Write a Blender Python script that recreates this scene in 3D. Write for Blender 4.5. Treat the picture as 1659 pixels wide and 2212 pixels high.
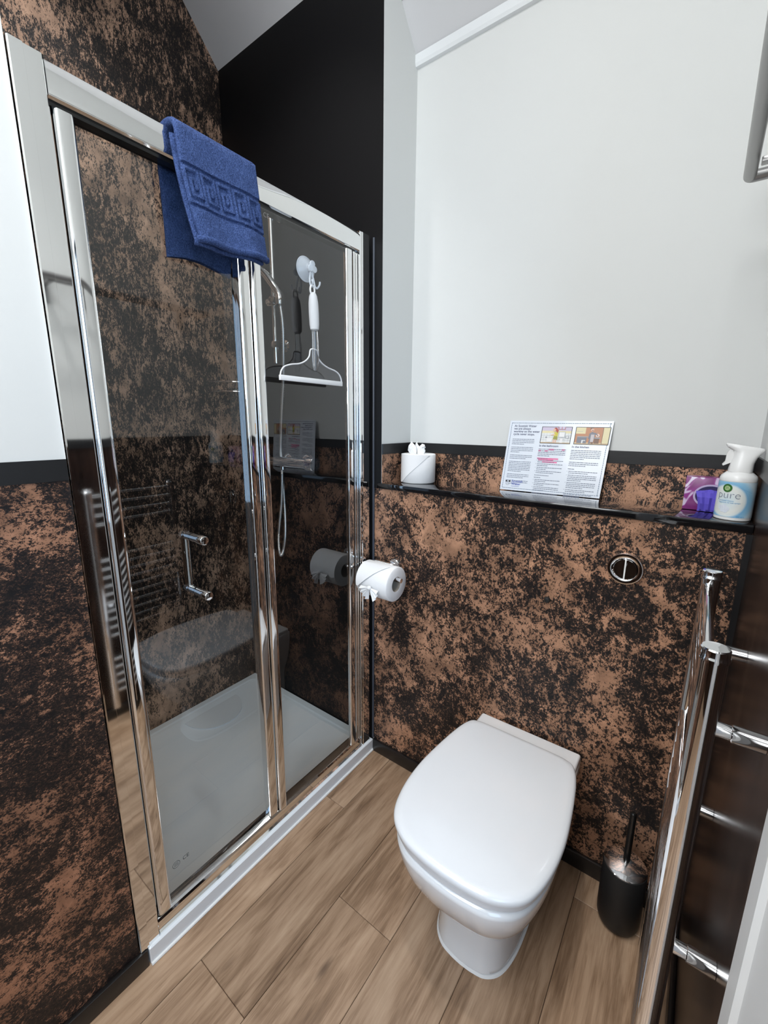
import bpy, bmesh, math, random
from mathutils import Vector, Matrix
random.seed(7)
for o in list(bpy.data.objects): bpy.data.objects.remove(o)
S = bpy.context.scene
C = S.collection
PI = math.pi

# ------------------------------------------------------------------ camera
F_PX = 914.97
PITCH, YAW, ROLL = math.radians(11.995), math.radians(36.608), math.radians(0.4165)
cd = bpy.data.cameras.new('camera'); cam = bpy.data.objects.new('camera', cd); C.objects.link(cam)
cd.sensor_fit = 'HORIZONTAL'; cd.sensor_width = 36.0; cd.lens = F_PX / 1659 * 36.0; cd.clip_start = 0.02
fw = Vector((-math.sin(YAW)*math.cos(PITCH), math.cos(YAW)*math.cos(PITCH), -math.sin(PITCH)))
rt = Vector((math.cos(YAW), math.sin(YAW), 0)); up = rt.cross(fw)
rt, up = math.cos(ROLL)*rt + math.sin(ROLL)*up, -math.sin(ROLL)*rt + math.cos(ROLL)*up
cam.matrix_world = Matrix(((rt.x, up.x, -fw.x, 0), (rt.y, up.y, -fw.y, 0), (rt.z, up.z, -fw.z, 1.4), (0, 0, 0, 1)))
S.camera = cam

# ------------------------------------------------------------------ light
S.view_settings.view_transform = 'Standard'; S.view_settings.look = 'None'
S.view_settings.gamma = 1.0; S.view_settings.use_curve_mapping = False
S.view_settings.exposure = 0.0
W = bpy.data.worlds.new('world'); S.world = W; W.use_nodes = True
W.node_tree.nodes['Background'].inputs[0].default_value = (0.80, 0.88, 1.0, 1)
W.node_tree.nodes['Background'].inputs[1].default_value = 0.4
def area(name, loc, target, sx, sy, power, col):
    l = bpy.data.lights.new(name, 'AREA'); l.shape = 'RECTANGLE'; l.size = sx; l.size_y = sy; l.energy = power; l.color = col
    o = bpy.data.objects.new(name, l); C.objects.link(o); o.location = loc
    o.rotation_euler = (Vector(target)-Vector(loc)).to_track_quat('-Z', 'Y').to_euler()
    return o
area('window_daylight', (-0.45, -1.02, 1.95), (-0.45, 0.9, 1.15), 0.75, 0.85, 17, (0.96, 0.98, 1.0))
area('doorway_daylight', (0.95, -0.72, 1.55), (-0.9, 0.75, 1.20), 0.9, 1.7, 23, (0.46, 0.70, 1.0))
area('rooflight_daylight', (-0.42, -0.45, 3.30), (-0.40, 0.30, 0.0), 0.9, 0.8, 29, (0.96, 0.98, 1.0))
def spot(name, loc, target, power, cone, col=(1.0, 0.99, 0.98)):
    l = bpy.data.lights.new(name, 'SPOT'); l.energy = power; l.spot_size = math.radians(cone); l.spot_blend = 0.7; l.shadow_soft_size = 0.05; l.color = col
    o = bpy.data.objects.new(name, l); C.objects.link(o); o.location = loc
    o.rotation_euler = (Vector(target)-Vector(loc)).to_track_quat('-Z', 'Y').to_euler()
spot('ceiling_downlight', (-0.42, 0.30, 3.30), (-0.42, 0.62, 0.0), 52, 62)
spot('shower_fill_spot', (-1.18, 0.66, 3.30), (-1.52, 0.70, 0.0), 50, 84)  # added fill spot without a known fitting, lifts the tray and copper shower wall

# ------------------------------------------------------------------ material helpers
def nm(name):
    m = bpy.data.materials.new(name); m.use_nodes = True
    nt = m.node_tree; return m, nt, nt.nodes['Principled BSDF']
def simple(name, col, rough=0.5, metal=0.0, coat=0.0, spec=0.5):
    m, nt, b = nm(name)
    b.inputs['Base Color'].default_value = (*col, 1); b.inputs['Roughness'].default_value = rough
    b.inputs['Metallic'].default_value = metal; b.inputs['Coat Weight'].default_value = coat
    b.inputs['Coat Roughness'].default_value = 0.04; b.inputs['Specular IOR Level'].default_value = spec
    return m
def N(nt, t, **kw):
    n = nt.nodes.new(t)
    for k, v in kw.items():
        if k in n.inputs: n.inputs[k].default_value = v
        else: setattr(n, k, v)
    return n
def L(nt, a, b): nt.links.new(a, b)
def coords(nt, scale=(1, 1, 1), rot=(0, 0, 0)):
    g = N(nt, 'ShaderNodeNewGeometry'); mp = N(nt, 'ShaderNodeMapping')
    mp.inputs['Scale'].default_value = scale; mp.inputs['Rotation'].default_value = rot
    L(nt, g.outputs['Position'], mp.inputs['Vector']); return mp.outputs['Vector']
def noise(nt, vec, scale, detail=4, rough=0.6, dist=0.0):
    n = N(nt, 'ShaderNodeTexNoise'); n.inputs['Scale'].default_value = scale; n.inputs['Detail'].default_value = detail
    n.inputs['Roughness'].default_value = rough; n.inputs['Distortion'].default_value = dist
    L(nt, vec, n.inputs['Vector']); return n.outputs['Fac']
def math_n(nt, op, a, b=None):
    n = N(nt, 'ShaderNodeMath', operation=op)
    for i, v in enumerate((a, b)):
        if v is None: continue
        if isinstance(v, (int, float)): n.inputs[i].default_value = v
        else: L(nt, v, n.inputs[i])
    return n.outputs[0]
def ramp(nt, fac, stops):
    r = N(nt, 'ShaderNodeValToRGB'); e = r.color_ramp.elements
    while len(e) < len(stops): e.new(0.5)
    for i, (p, c) in enumerate(stops): e[i].position = p; e[i].color = (*c, 1) if len(c) == 3 else c
    L(nt, fac, r.inputs['Fac']); return r.outputs['Color']
def bump(nt, b, h, strength, dist=0.01):
    n = N(nt, 'ShaderNodeBump'); n.inputs['Strength'].default_value = strength; n.inputs['Distance'].default_value = dist
    L(nt, h, n.inputs['Height']); L(nt, n.outputs['Normal'], b.inputs['Normal'])
def mix(nt, f, a, c):
    n = N(nt, 'ShaderNodeMix', data_type='RGBA')
    for s, v in ((0, f), (6, a), (7, c)):
        if isinstance(v, tuple): n.inputs[s].default_value = (*v, 1)
        elif isinstance(v, float): n.inputs[s].default_value = v
        else: L(nt, v, n.inputs[s])
    return n.outputs[2]

def copper(name, cop, cover, stretch=(1, 1, 1), rot=(0, 0, 0), rough=0.38, off=0.0, grain=1.0):
    m, nt, b = nm(name)
    g = coords(nt); ad = N(nt, 'ShaderNodeVectorMath', operation='ADD'); ad.inputs[1].default_value = (off, off*1.7, off*0.6); L(nt, g, ad.inputs[0]); v0 = ad.outputs[0]
    v1 = coords(nt, stretch, rot)
    region = noise(nt, v0, 4.2, 3, 0.55, 0.8)
    blot = noise(nt, v1, 19, 3, 0.6, 1.4)
    pits = noise(nt, v1, 62*grain, 8, 0.78, 0.7)
    dust = noise(nt, v1, 210*grain, 4, 0.8, 0.3)
    def lin(pairs):
        t = None
        for n_, k in pairs:
            q = math_n(nt, 'MULTIPLY', math_n(nt, 'SUBTRACT', n_, 0.5), k); t = q if t is None else math_n(nt, 'ADD', t, q)
        return math_n(nt, 'ADD', t, 0.5)
    s1 = lin([(region, 0.90), (blot, 0.68), (pits, 1.25), (dust, 1.15)])
    s2 = lin([(region, 0.25), (blot, 0.25), (pits, 0.55), (dust, 0.9)])
    thr = 0.5-(cover-0.5)*0.5
    mk = ramp(nt, s1, [(thr-0.02, (0, 0, 0)), (thr+0.04, (1, 1, 1))])
    veil = ramp(nt, s2, [(0.46, (0, 0, 0)), (0.64, (1, 1, 1))])
    tone = noise(nt, v0, 11, 4, 0.6, 0.6)
    cc = ramp(nt, tone, [(0.30, tuple(x*0.50 for x in cop)), (0.50, tuple(x*0.95 for x in cop)), (0.72, tuple(min(1, x*1.5) for x in cop))])
    dk = ramp(nt, tone, [(0.35, (0.006, 0.006, 0.007)), (0.60, (0.011, 0.009, 0.009)), (0.75, (0.020, 0.014, 0.012))])
    dk = mix(nt, math_n(nt, 'MULTIPLY', veil, 0.62), dk, tuple(x*0.42 for x in cop))
    L(nt, mix(nt, mk, dk, cc), b.inputs['Base Color'])
    L(nt, math_n(nt, 'MULTIPLY', mk, 0.32), b.inputs['Metallic'])
    b.inputs['Roughness'].default_value = rough; b.inputs['Specular IOR Level'].default_value = 0.3
    bump(nt, b, s1, 0.22, 0.004)
    return m
M = {}
M['copper'] = copper('copper_patina_panel', (0.48, 0.265, 0.165), 0.44, (1, 1, 0.8))
M['copper_left'] = copper('copper_patina_panel_left', (0.40, 0.205, 0.125), 0.30, (1, 0.85, 1.2), (0.25, 0, 0), off=3.3, grain=1.35)
M['copper_shower'] = copper('copper_patina_panel_shower', (0.52, 0.335, 0.235), 0.40, (1, 1.35, 0.6), (0.6, 0, 0), off=7.1)

def wood_dark():
    m, nt, b = nm('dark_brown_gloss_panel')
    v = coords(nt, (9, 9, 1.1)); n = noise(nt, v, 3.5, 6, 0.62, 0.3); n2 = noise(nt, coords(nt, (60, 60, 2.5)), 4, 4, 0.6)
    f = math_n(nt, 'ADD', math_n(nt, 'MULTIPLY', n, 0.65), math_n(nt, 'MULTIPLY', n2, 0.35))
    L(nt, ramp(nt, f, [(0.36, (0.010, 0.006, 0.005)), (0.52, (0.024, 0.013, 0.010)), (0.66, (0.062, 0.034, 0.022))]), b.inputs['Base Color'])
    b.inputs['Roughness'].default_value = 0.27; b.inputs['Specular IOR Level'].default_value = 0.32
    return m
M['brown'] = wood_dark()
def paint(name, col, rough=0.75, sc=180, st=0.05):
    m, nt, b = nm(name); v = coords(nt)
    n = noise(nt, v, 2.2, 3, 0.5)
    L(nt, mix(nt, n, tuple(c*0.97 for c in col), tuple(min(1, c*1.02) for c in col)), b.inputs['Base Color'])
    b.inputs['Roughness'].default_value = rough; bump(nt, b, noise(nt, v, sc, 3, 0.6), st, 0.002); return m
M['white_wall'] = paint('white_wall_paint', (0.72, 0.73, 0.715))
M['white_trim'] = paint('white_trim_paint', (0.80, 0.82, 0.83), 0.4)
M['ceil'] = paint('ceiling_paint', (0.66, 0.66, 0.67), 0.8)
M['black_wall'] = paint('black_wall_paint', (0.0038, 0.0038, 0.0046), 0.55)
M['black_wall'].node_tree.nodes['Principled BSDF'].inputs['Specular IOR Level'].default_value = 0.22
M['black_strip'] = paint('black_satin_paint', (0.008, 0.008, 0.009), 0.38, 60, 0.12)
M['black_base'] = paint('black_skirting_paint', (0.010, 0.009, 0.009), 0.3)
M['ledge'] = simple('black_gloss_ledge', (0.006, 0.006, 0.007), 0.045, 0, 0.6)
M['chrome'] = simple('polished_chrome', (0.86, 0.86, 0.87), 0.05, 1.0)
M['profile'] = simple('bright_silver_profile', (0.87, 0.88, 0.88), 0.045, 1.0)
M['steel'] = simple('brushed_steel', (0.36, 0.355, 0.35), 0.35, 1.0)
M['ceramic'] = simple('white_glazed_ceramic', (0.78, 0.785, 0.79), 0.14, 0, 0.7)
M['lid'] = simple('white_gloss_lid', (0.74, 0.755, 0.775), 0.18, 0, 0.35)
M['tray'] = paint('stone_resin_tray', (0.80, 0.835, 0.86), 0.28, 120, 0.03)
M['silicone'] = simple('white_silicone', (0.8, 0.8, 0.79), 0.5)
M['seal'] = simple('blue_grey_silicone', (0.05, 0.06, 0.08), 0.35)
M['black_matte'] = simple('black_matte_coating', (0.010, 0.010, 0.0105), 0.5)
M['black_gloss'] = simple('black_gloss_plastic', (0.008, 0.008, 0.008), 0.15)
M['rubber'] = simple('black_rubber', (0.012, 0.012, 0.012), 0.6)
M['white_plastic'] = simple('white_plastic', (0.82, 0.82, 0.81), 0.32, 0, 0.15)
M['paper'] = paint('white_tissue_paper', (0.86, 0.865, 0.87), 0.9, 260, 0.25)
M['card_core'] = simple('cardboard_tube', (0.33, 0.29, 0.24), 0.85)
M['ink_grey'] = simple('grey_ink', (0.16, 0.19, 0.26), 0.7)
M['ink_navy'] = simple('navy_ink', (0.02, 0.035, 0.12), 0.6)
M['ink_black'] = simple('black_ink', (0.02, 0.02, 0.025), 0.6)
M['ink_blue'] = simple('blue_ink', (0.02, 0.06, 0.42), 0.6)
M['ink_teal'] = simple('teal_ink', (0.10, 0.17, 0.26), 0.6)
M['marker_pink'] = simple('pink_highlighter', (0.85, 0.22, 0.42), 0.7)
M['etch'] = simple('etched_mark', (0.05, 0.055, 0.06), 0.6)
M['foam'] = paint('grey_foam_grip', (0.62, 0.63, 0.64), 0.85, 700, 0.5)
M['blade'] = simple('pale_rubber_blade', (0.78, 0.78, 0.78), 0.4)
M['hose'] = simple('ribbed_chrome_hose', (0.85, 0.85, 0.85), 0.42, 1.0)

def glass(name, tint, rough, boost):
    # clear pane: straight-through transparency with the mirror reflection of both faces
    m = bpy.data.materials.new(name); m.use_nodes = True; nt = m.node_tree; nt.nodes.clear()
    out = N(nt, 'ShaderNodeOutputMaterial'); tr = N(nt, 'ShaderNodeBsdfTransparent'); gl = N(nt, 'ShaderNodeBsdfGlossy')
    tr.inputs['Color'].default_value = (*tint, 1); gl.inputs['Roughness'].default_value = rough
    fr = N(nt, 'ShaderNodeFresnel'); fr.inputs['IOR'].default_value = 1.5
    g = N(nt, 'ShaderNodeNewGeometry')
    f = math_n(nt, 'MULTIPLY', fr.outputs[0], boost); f = math_n(nt, 'MINIMUM', f, 1.0)
    f = math_n(nt, 'MULTIPLY', f, math_n(nt, 'SUBTRACT', 1.0, g.outputs['Backfacing']))
    mx = N(nt, 'ShaderNodeMixShader'); L(nt, f, mx.inputs[0]); L(nt, tr.outputs[0], mx.inputs[1]); L(nt, gl.outputs[0], mx.inputs[2])
    L(nt, mx.outputs[0], out.inputs['Surface']); return m
M['glass'] = glass('clear_shower_glass', (0.95, 0.965, 0.96), 0.0, 2.3)
M['acrylic'] = simple('clear_acrylic', (0.93, 0.95, 0.97), 0.06)
_b = M['acrylic'].node_tree.nodes['Principled BSDF']; _b.inputs['Transmission Weight'].default_value = 1.0; _b.inputs['IOR'].default_value = 1.45
M['acrylic_thin'] = glass('clear_acrylic_sheet', (0.90, 0.91, 0.94), 0.03, 2.0)

M['cup'] = simple('clear_soft_vinyl', (0.80, 0.86, 0.92), 0.12)
M['cup'].node_tree.nodes['Principled BSDF'].inputs['Alpha'].default_value = 0.42
def wood_floor():
    m, nt, b = nm('oak_plank_floor')
    at = N(nt, 'ShaderNodeAttribute', attribute_name='plank')
    mul = N(nt, 'ShaderNodeVectorMath', operation='SCALE'); mul.inputs['Scale'].default_value = 7.0
    cb = N(nt, 'ShaderNodeCombineXYZ'); L(nt, at.outputs['Fac'], cb.inputs[0]); L(nt, at.outputs['Fac'], cb.inputs[1]); L(nt, cb.outputs[0], mul.inputs[0])
    def vec(sx, sy):
        g = N(nt, 'ShaderNodeNewGeometry'); a = N(nt, 'ShaderNodeVectorMath', operation='ADD')
        L(nt, g.outputs['Position'], a.inputs[0]); L(nt, mul.outputs[0], a.inputs[1])
        mp = N(nt, 'ShaderNodeMapping'); mp.inputs['Scale'].default_value = (sx, sy, 1); L(nt, a.outputs[0], mp.inputs['Vector']); return mp.outputs['Vector']
    big = noise(nt, vec(7, 1.3), 1.6, 4, 0.55, 1.2); mid = noise(nt, vec(30, 2.2), 2.0, 5, 0.62, 0.9); fine = noise(nt, vec(130, 5), 3.0, 4, 0.6)
    f = math_n(nt, 'ADD', math_n(nt, 'MULTIPLY', big, 0.52), math_n(nt, 'MULTIPLY', mid, 0.33)); f = math_n(nt, 'ADD', f, math_n(nt, 'MULTIPLY', fine, 0.15))
    col = ramp(nt, f, [(0.34, (0.115, 0.064, 0.036)), (0.44, (0.235, 0.145, 0.085)), (0.53, (0.36, 0.237, 0.150)), (0.66, (0.47, 0.33, 0.22))])
    vo = N(nt, 'ShaderNodeTexVoronoi'); vo.inputs['Scale'].default_value = 1.0; L(nt, vec(7.5, 2.6), vo.inputs['Vector'])
    kn = ramp(nt, vo.outputs['Distance'], [(0.02, (1, 1, 1)), (0.10, (0, 0, 0))])
    col = mix(nt, math_n(nt, 'MULTIPLY', kn, 0.65), col, (0.06, 0.033, 0.02))
    tone = N(nt, 'ShaderNodeMapRange'); L(nt, at.outputs['Fac'], tone.inputs['Value']); tone.inputs['To Min'].default_value = 0.84; tone.inputs['To Max'].default_value = 1.30
    sc = N(nt, 'ShaderNodeVectorMath', operation='SCALE'); L(nt, col, sc.inputs[0]); L(nt, tone.outputs[0], sc.inputs['Scale'])
    L(nt, sc.outputs[0], b.inputs['Base Color']); b.inputs['Roughness'].default_value = 0.46
    bump(nt, b, f, 0.12, 0.004); return m
M['floor'] = wood_floor()
M['floor_gap'] = simple('plank_gap', (0.04, 0.025, 0.016), 0.8)

def towel_mat():
    m, nt, b = nm('blue_terry_cloth'); v = coords(nt)
    n = noise(nt, v, 330, 3, 0.7); n2 = noise(nt, v, 40, 3, 0.6)
    f = math_n(nt, 'ADD', math_n(nt, 'MULTIPLY', n, 0.75), math_n(nt, 'MULTIPLY', n2, 0.25))
    L(nt, ramp(nt, f, [(0.32, (0.020, 0.036, 0.100)), (0.52, (0.060, 0.100, 0.255)), (0.70, (0.115, 0.180, 0.42))]), b.inputs['Base Color'])
    b.inputs['Roughness'].default_value = 0.95; b.inputs['Specular IOR Level'].default_value = 0.1
    bump(nt, b, n, 0.9, 0.006); return m
M['towel'] = towel_mat()

# ------------------------------------------------------------------ mesh builder
ORG = {}
class MB:
    def __init__(s): s.v = []; s.f = []; s.mi = []; s.cur = 0
    def mat(s, i): s.cur = i; return s
    def add(s, vs, fs):
        n = len(s.v); s.v += [Vector(p) for p in vs]
        for f in fs: s.f.append([i+n for i in f]); s.mi.append(s.cur)
        return s
    def box(s, x0, x1, y0, y1, z0, z1):
        return s.add([(x0,y0,z0),(x1,y0,z0),(x1,y1,z0),(x0,y1,z0),(x0,y0,z1),(x1,y0,z1),(x1,y1,z1),(x0,y1,z1)],
                     [(3,2,1,0),(4,5,6,7),(0,1,5,4),(1,2,6,5),(2,3,7,6),(3,0,4,7)])
    def from_bm(s, bm, mt=None):
        if mt: bmesh.ops.transform(bm, matrix=mt, verts=bm.verts)
        bm.verts.index_update(); s.add([v.co.copy() for v in bm.verts], [[v.index for v in f.verts] for f in bm.faces]); bm.free(); return s
    def rbox(s, x0, x1, y0, y1, z0, z1, r=0.003, seg=3, mt=None):
        bm = bmesh.new(); bmesh.ops.create_cube(bm, size=1)
        bmesh.ops.transform(bm, matrix=Matrix.Translation(((x0+x1)/2,(y0+y1)/2,(z0+z1)/2)) @ Matrix.Diagonal((x1-x0,y1-y0,z1-z0,1)), verts=bm.verts)
        bmesh.ops.bevel(bm, geom=bm.edges[:], offset=r, segments=seg, profile=0.5, affect='EDGES')
        return s.from_bm(bm, mt)
    def loft(s, secs, cap0=True, cap1=True, closed=True, ring=False):
        n = len(secs[0]); vs = [p for q in secs for p in q]; fs = []
        R = len(secs)
        for i in range(R if ring else R-1):
            k = (i+1) % R
            for j in range(n if closed else n-1):
                a, b = i*n+j, i*n+(j+1)%n; fs.append((a, b, k*n+(j+1)%n, k*n+j))
        if not ring:
            if cap0: fs.append(tuple(reversed(range(n))))
            if cap1: fs.append(tuple((R-1)*n+j for j in range(n)))
        return s.add(vs, fs)
    def tube(s, pts, r, seg=16, cap=True, ring=False):
        P = [Vector(p) for p in pts]; n = len(P); rr = r if isinstance(r, (list, tuple)) else [r]*n
        secs = []; prev = None
        for i in range(n):
            if ring: t = P[(i+1)%n]-P[i-1]
            else: t = (P[min(i+1, n-1)]-P[max(i-1, 0)])
            t.normalize()
            if prev is None:
                a = Vector((0,0,1)) if abs(t.z) < 0.9 else Vector((1,0,0)); u = t.cross(a).normalized()
            else:
                u = (prev - t*prev.dot(t)).normalized()
            prev = u; w = t.cross(u)
            secs.append([P[i]+(u*math.cos(2*PI*k/seg)+w*math.sin(2*PI*k/seg))*rr[i] for k in range(seg)])
        return s.loft(secs, cap, cap, True, ring)
    def lathe(s, prof, c=(0,0,0), axis=(0,0,1), seg=40, cap0=True, cap1=True):
        ax = Vector(axis).normalized(); a = Vector((0,0,1)) if abs(ax.z) < 0.9 else Vector((1,0,0))
        u = ax.cross(a).normalized(); w = ax.cross(u); c = Vector(c)
        secs = [[c+ax*h+(u*math.cos(2*PI*k/seg)+w*math.sin(2*PI*k/seg))*max(r, 1e-5) for k in range(seg)] for r, h in prof]
        return s.loft(secs, cap0, cap1)
    def prism(s, poly, o, u, w, th):
        # polygon in the plane (o,u,w), extruded by th along u x w
        o, u, w = Vector(o), Vector(u), Vector(w); nrm = u.cross(w).normalized()
        a = [o+u*p[0]+w*p[1] for p in poly]; b = [p+nrm*th for p in a]
        return s.loft([a, b])
    def build(s, name, mat, parent=None, smooth=35, origin=None):
        me = bpy.data.meshes.new(name)
        xs = [p.x for p in s.v]; ys = [p.y for p in s.v]; zs = [p.z for p in s.v]
        og = Vector(origin) if origin is not None else Vector(((min(xs)+max(xs))/2, (min(ys)+max(ys))/2, min(zs)))
        me.from_pydata([p-og for p in s.v], [], s.f)
        for m in (mat if isinstance(mat, (list, tuple)) else [mat]): me.materials.append(m)
        me.polygons.foreach_set('material_index', s.mi)
        bm = bmesh.new(); bm.from_mesh(me); bmesh.ops.recalc_face_normals(bm, faces=bm.faces); bm.to_mesh(me); bm.free()
        if smooth:
            me.polygons.foreach_set('use_smooth', [True]*len(me.polygons)); me.set_sharp_from_angle(angle=math.radians(smooth))
        o = bpy.data.objects.new(name, me); C.objects.link(o); ORG[o.name] = og
        if parent is not None: o.parent = parent; o.location = og-ORG[parent.name]
        else: o.location = og
        return o
def thing(name, label, cat, loc, group=None):
    o = bpy.data.objects.new(name, None); C.objects.link(o); o.location = loc; o.empty_display_size = 0.05
    ORG[o.name] = Vector(loc); return tag(o, label, cat, group)
def tag(o, label, cat, group=None, kind=None):
    o['label'] = label; o['category'] = cat
    if group: o['group'] = group
    if kind: o['kind'] = kind
    return o
def struct(o, label, cat): return tag(o, label, cat, None, 'structure')
def arc(c, u, w, r, a0, a1, n):
    c, u, w = Vector(c), Vector(u), Vector(w)
    return [c+(u*math.cos(a0+(a1-a0)*i/n)+w*math.sin(a0+(a1-a0)*i/n))*r for i in range(n+1)]
def catmull(pts, n=8):
    P = [Vector(p) for p in pts]; out = []
    for i in range(len(P)-1):
        p0, p1, p2, p3 = P[max(i-1,0)], P[i], P[i+1], P[min(i+2,len(P)-1)]
        for k in range(n):
            t = k/n; out.append(0.5*((2*p1)+(p2-p0)*t+(2*p0-5*p1+4*p2-p3)*t*t+(3*p1-p0-3*p2+p3)*t**3))
    out.append(P[-1]); return out
def fillet(pts, r, n=6):
    P = [Vector(p) for p in pts]; out = [P[0]]
    for i in range(1, len(P)-1):
        a, b = (P[i-1]-P[i]).normalized(), (P[i+1]-P[i]).normalized(); s0, s1 = P[i]+a*r, P[i]+b*r
        for k in range(n+1):
            t = k/n; out.append(s0*(1-t)**2+P[i]*2*t*(1-t)+s1*t*t)
    out.append(P[-1]); return out
def text_mb(mb, txt, size, o, u, w, align='LEFT', weight=0.0):
    cu = bpy.data.curves.new('lettering', 'FONT'); cu.body = txt; cu.size = size; cu.align_x = align; cu.offset = weight; cu.space_line = 1.0
    t = bpy.data.objects.new('lettering', cu); C.objects.link(t); bpy.context.view_layer.update()
    me = bpy.data.meshes.new_from_object(t.evaluated_get(bpy.context.evaluated_depsgraph_get()))
    o, u, w = Vector(o), Vector(u), Vector(w)
    mb.add([o+u*v.co.x+w*v.co.y for v in me.vertices], [list(p.vertices) for p in me.polygons])
    bpy.data.objects.remove(t); bpy.data.curves.remove(cu); bpy.data.meshes.remove(me)

# ------------------------------------------------------------------ the setting
XS, XB, XR = -0.992, -1.807, 0.119       # screen plane, shower back wall, right wall
YB, YW, Y0 = 1.2605, 1.4536, 0.297       # boxing front, upper back wall, near end of shower
XL = -1.0; XC = -0.9497; H1 = 1.175; HS0, HS1 = 1.283, 1.3205; YF = -1.10
TOP = 3.60
def ceil_z(y): return 2.600+1.105*(YW-y)
# floor: one mesh of planks
mb = MB(); pl = []
ends = {-1: 0.965, 1: 0.735, 4: 1.160, 0: 0.40, 2: 1.62, 3: 0.30, 5: 0.75, -2: 0.6}
PT = {-1: 0.7, 0: 0.55, 1: 0.6, 2: 0.25, 3: 0.3, 4: 1.1, 5: 0.9}
for r in range(-2, 7):
    x0 = -0.892+0.189*r; e = ends.get(r, 0.2+0.37*(r % 3)); y = e-1.25*3
    while y < 1.46:
        a, b = max(y, YF), min(y+1.25, 1.46)
        if b > a:
            n = len(mb.f); mb.rbox(x0+0.0006, x0+0.1884, a+0.0006, b-0.0006, -0.02, 0.0, 0.0012, 1); k = (random.random()*0.5+PT.get(r, 0.5)*0.9)*0.75; pl += [k]*(len(mb.f)-n)
        y += 1.25
mb.mat(1).box(-1.27, 0.24, YF, 1.46, -0.03, -0.004); pl += [0.5]*6
fl = mb.build('floor', [M['floor'], M['floor_gap']], None, 0, (0, 0, -0.03))
at = fl.data.attributes.new('plank', 'FLOAT', 'FACE'); at.data.foreach_set('value', pl)
struct(fl, 'oak-look plank floor running past the toilet', 'floor')

def wallbox(name, x0, x1, y0, y1, z0, z1, m, label):
    return struct(MB().box(x0, x1, y0, y1, z0, z1).build(name, m, None, 0), label, 'wall')
# solid left of the shower opening: copper panel below, white above
mb = MB(); mb.mat(0).box(-1.95, XL, YF, Y0, -0.03, HS0); mb.mat(1).box(-1.95, XL, YF, Y0, HS0, TOP)
o = struct(mb.build('wall_left', [M['copper_left'], M['white_wall'], M['copper_shower']], None, 0), 'left wall, copper-flecked dark panel below and white paint above', 'wall')
for p in o.data.polygons:
    if p.normal.y > 0.9: p.material_index = 2
wallbox('wall_shower', -1.95, XB, Y0, YB, -0.03, TOP, M['copper_shower'], 'copper-flecked dark wall at the back of the shower')
mb = MB(); mb.box(-1.95, -0.987, YB, 1.62, -0.03, H1-0.021); mb.box(-1.95, XC, YB, 1.62, H1-0.021, TOP)
o = struct(mb.build('wall_shower_end', [M['black_wall'], M['white_wall']], None, 0), 'black wall at the far end of the shower with white return', 'wall')
for p in o.data.polygons:
    if p.normal.x > 0.9: p.material_index = 1
wallbox('wall_back', XC, XR+0.12, YW, 1.62, -0.03, TOP, M['white_wall'], 'white upper wall above the black ledge')
mb = MB(); mb.box(XC, XR, YW-0.006, YW, H1-0.02, HS0); mb.box(XC, XC+0.004, YB+0.002, YW-0.006, H1-0.02, HS0)
struct(mb.build('trim_1', M['copper'], None, 0), 'copper-flecked upstand strip behind the ledge', 'wall panel')
wallbox('wall_boxing', -0.985, XR, YB+0.004, YW, -0.03, H1-0.021, M['copper'], 'copper-flecked boxed-in panel behind the toilet')
mb = MB(); mb.box(XR, XR+0.12, 0.40, YW, -0.03, HS0).box(XR, XR+0.12, YF, -0.42, -0.03, HS0)
mb.mat(1).box(XR, XR+0.12, 0.40, YW, HS0, TOP).box(XR, XR+0.12, YF, -0.42, HS0, TOP).box(XR, XR+0.12, -0.42, 0.40, 2.08, TOP)
struct(mb.build('wall_right', [M['brown'], M['white_wall']], None, 0), 'right wall, glossy dark brown panel below and white above', 'wall')
mb = MB(); mb.mat(1).box(XL-0.1, XR+0.12, YF-0.12, YF, 1.28, 1.50).box(XL-0.1, -0.83, YF-0.12, YF, 1.50, 2.40).box(-0.07, XR+0.12, YF-0.12, YF, 1.50, 2.40).box(XL-0.1, XR+0.12, YF-0.12, YF, 2.40, TOP)
mb.mat(0).box(XL-0.1, XR+0.12, YF-0.12, YF, -0.03, 1.28)
struct(mb.build('wall_front', [M['brown'], M['white_wall']], None, 0), 'white wall behind the viewpoint with a window', 'wall')
mb = MB()
for x in (-0.83, -0.475, -0.11): mb.box(x, x+0.04, YF-0.10, YF-0.04, 1.50, 2.40)
for z in (1.50, 2.36): mb.box(-0.83, -0.07, YF-0.10, YF-0.04, z, z+0.04)
wf = struct(mb.build('window_1', M['white_trim'], None, 0), 'white window frame in the wall behind the viewpoint', 'window')
MB().box(-0.80, -0.10, YF-0.075, YF-0.070, 1.53, 2.37).build('pane', M['glass'], wf, 0)
# sloped ceiling, then flat part
yk = YW-(3.35-2.600)/1.105
secs = []
prof = [(1.60, ceil_z(1.60)), (yk, 3.35), (YF-0.1, 3.35), (YF-0.1, 3.47), (yk-0.04, 3.47), (1.60, ceil_z(1.60)+0.14)]
mb = MB().loft([[(x, y, z) for y, z in prof] for x in (-1.93, 0.22)])
struct(mb.build('ceiling', M['ceil'], None, 0), 'white sloping ceiling', 'ceiling')
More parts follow.
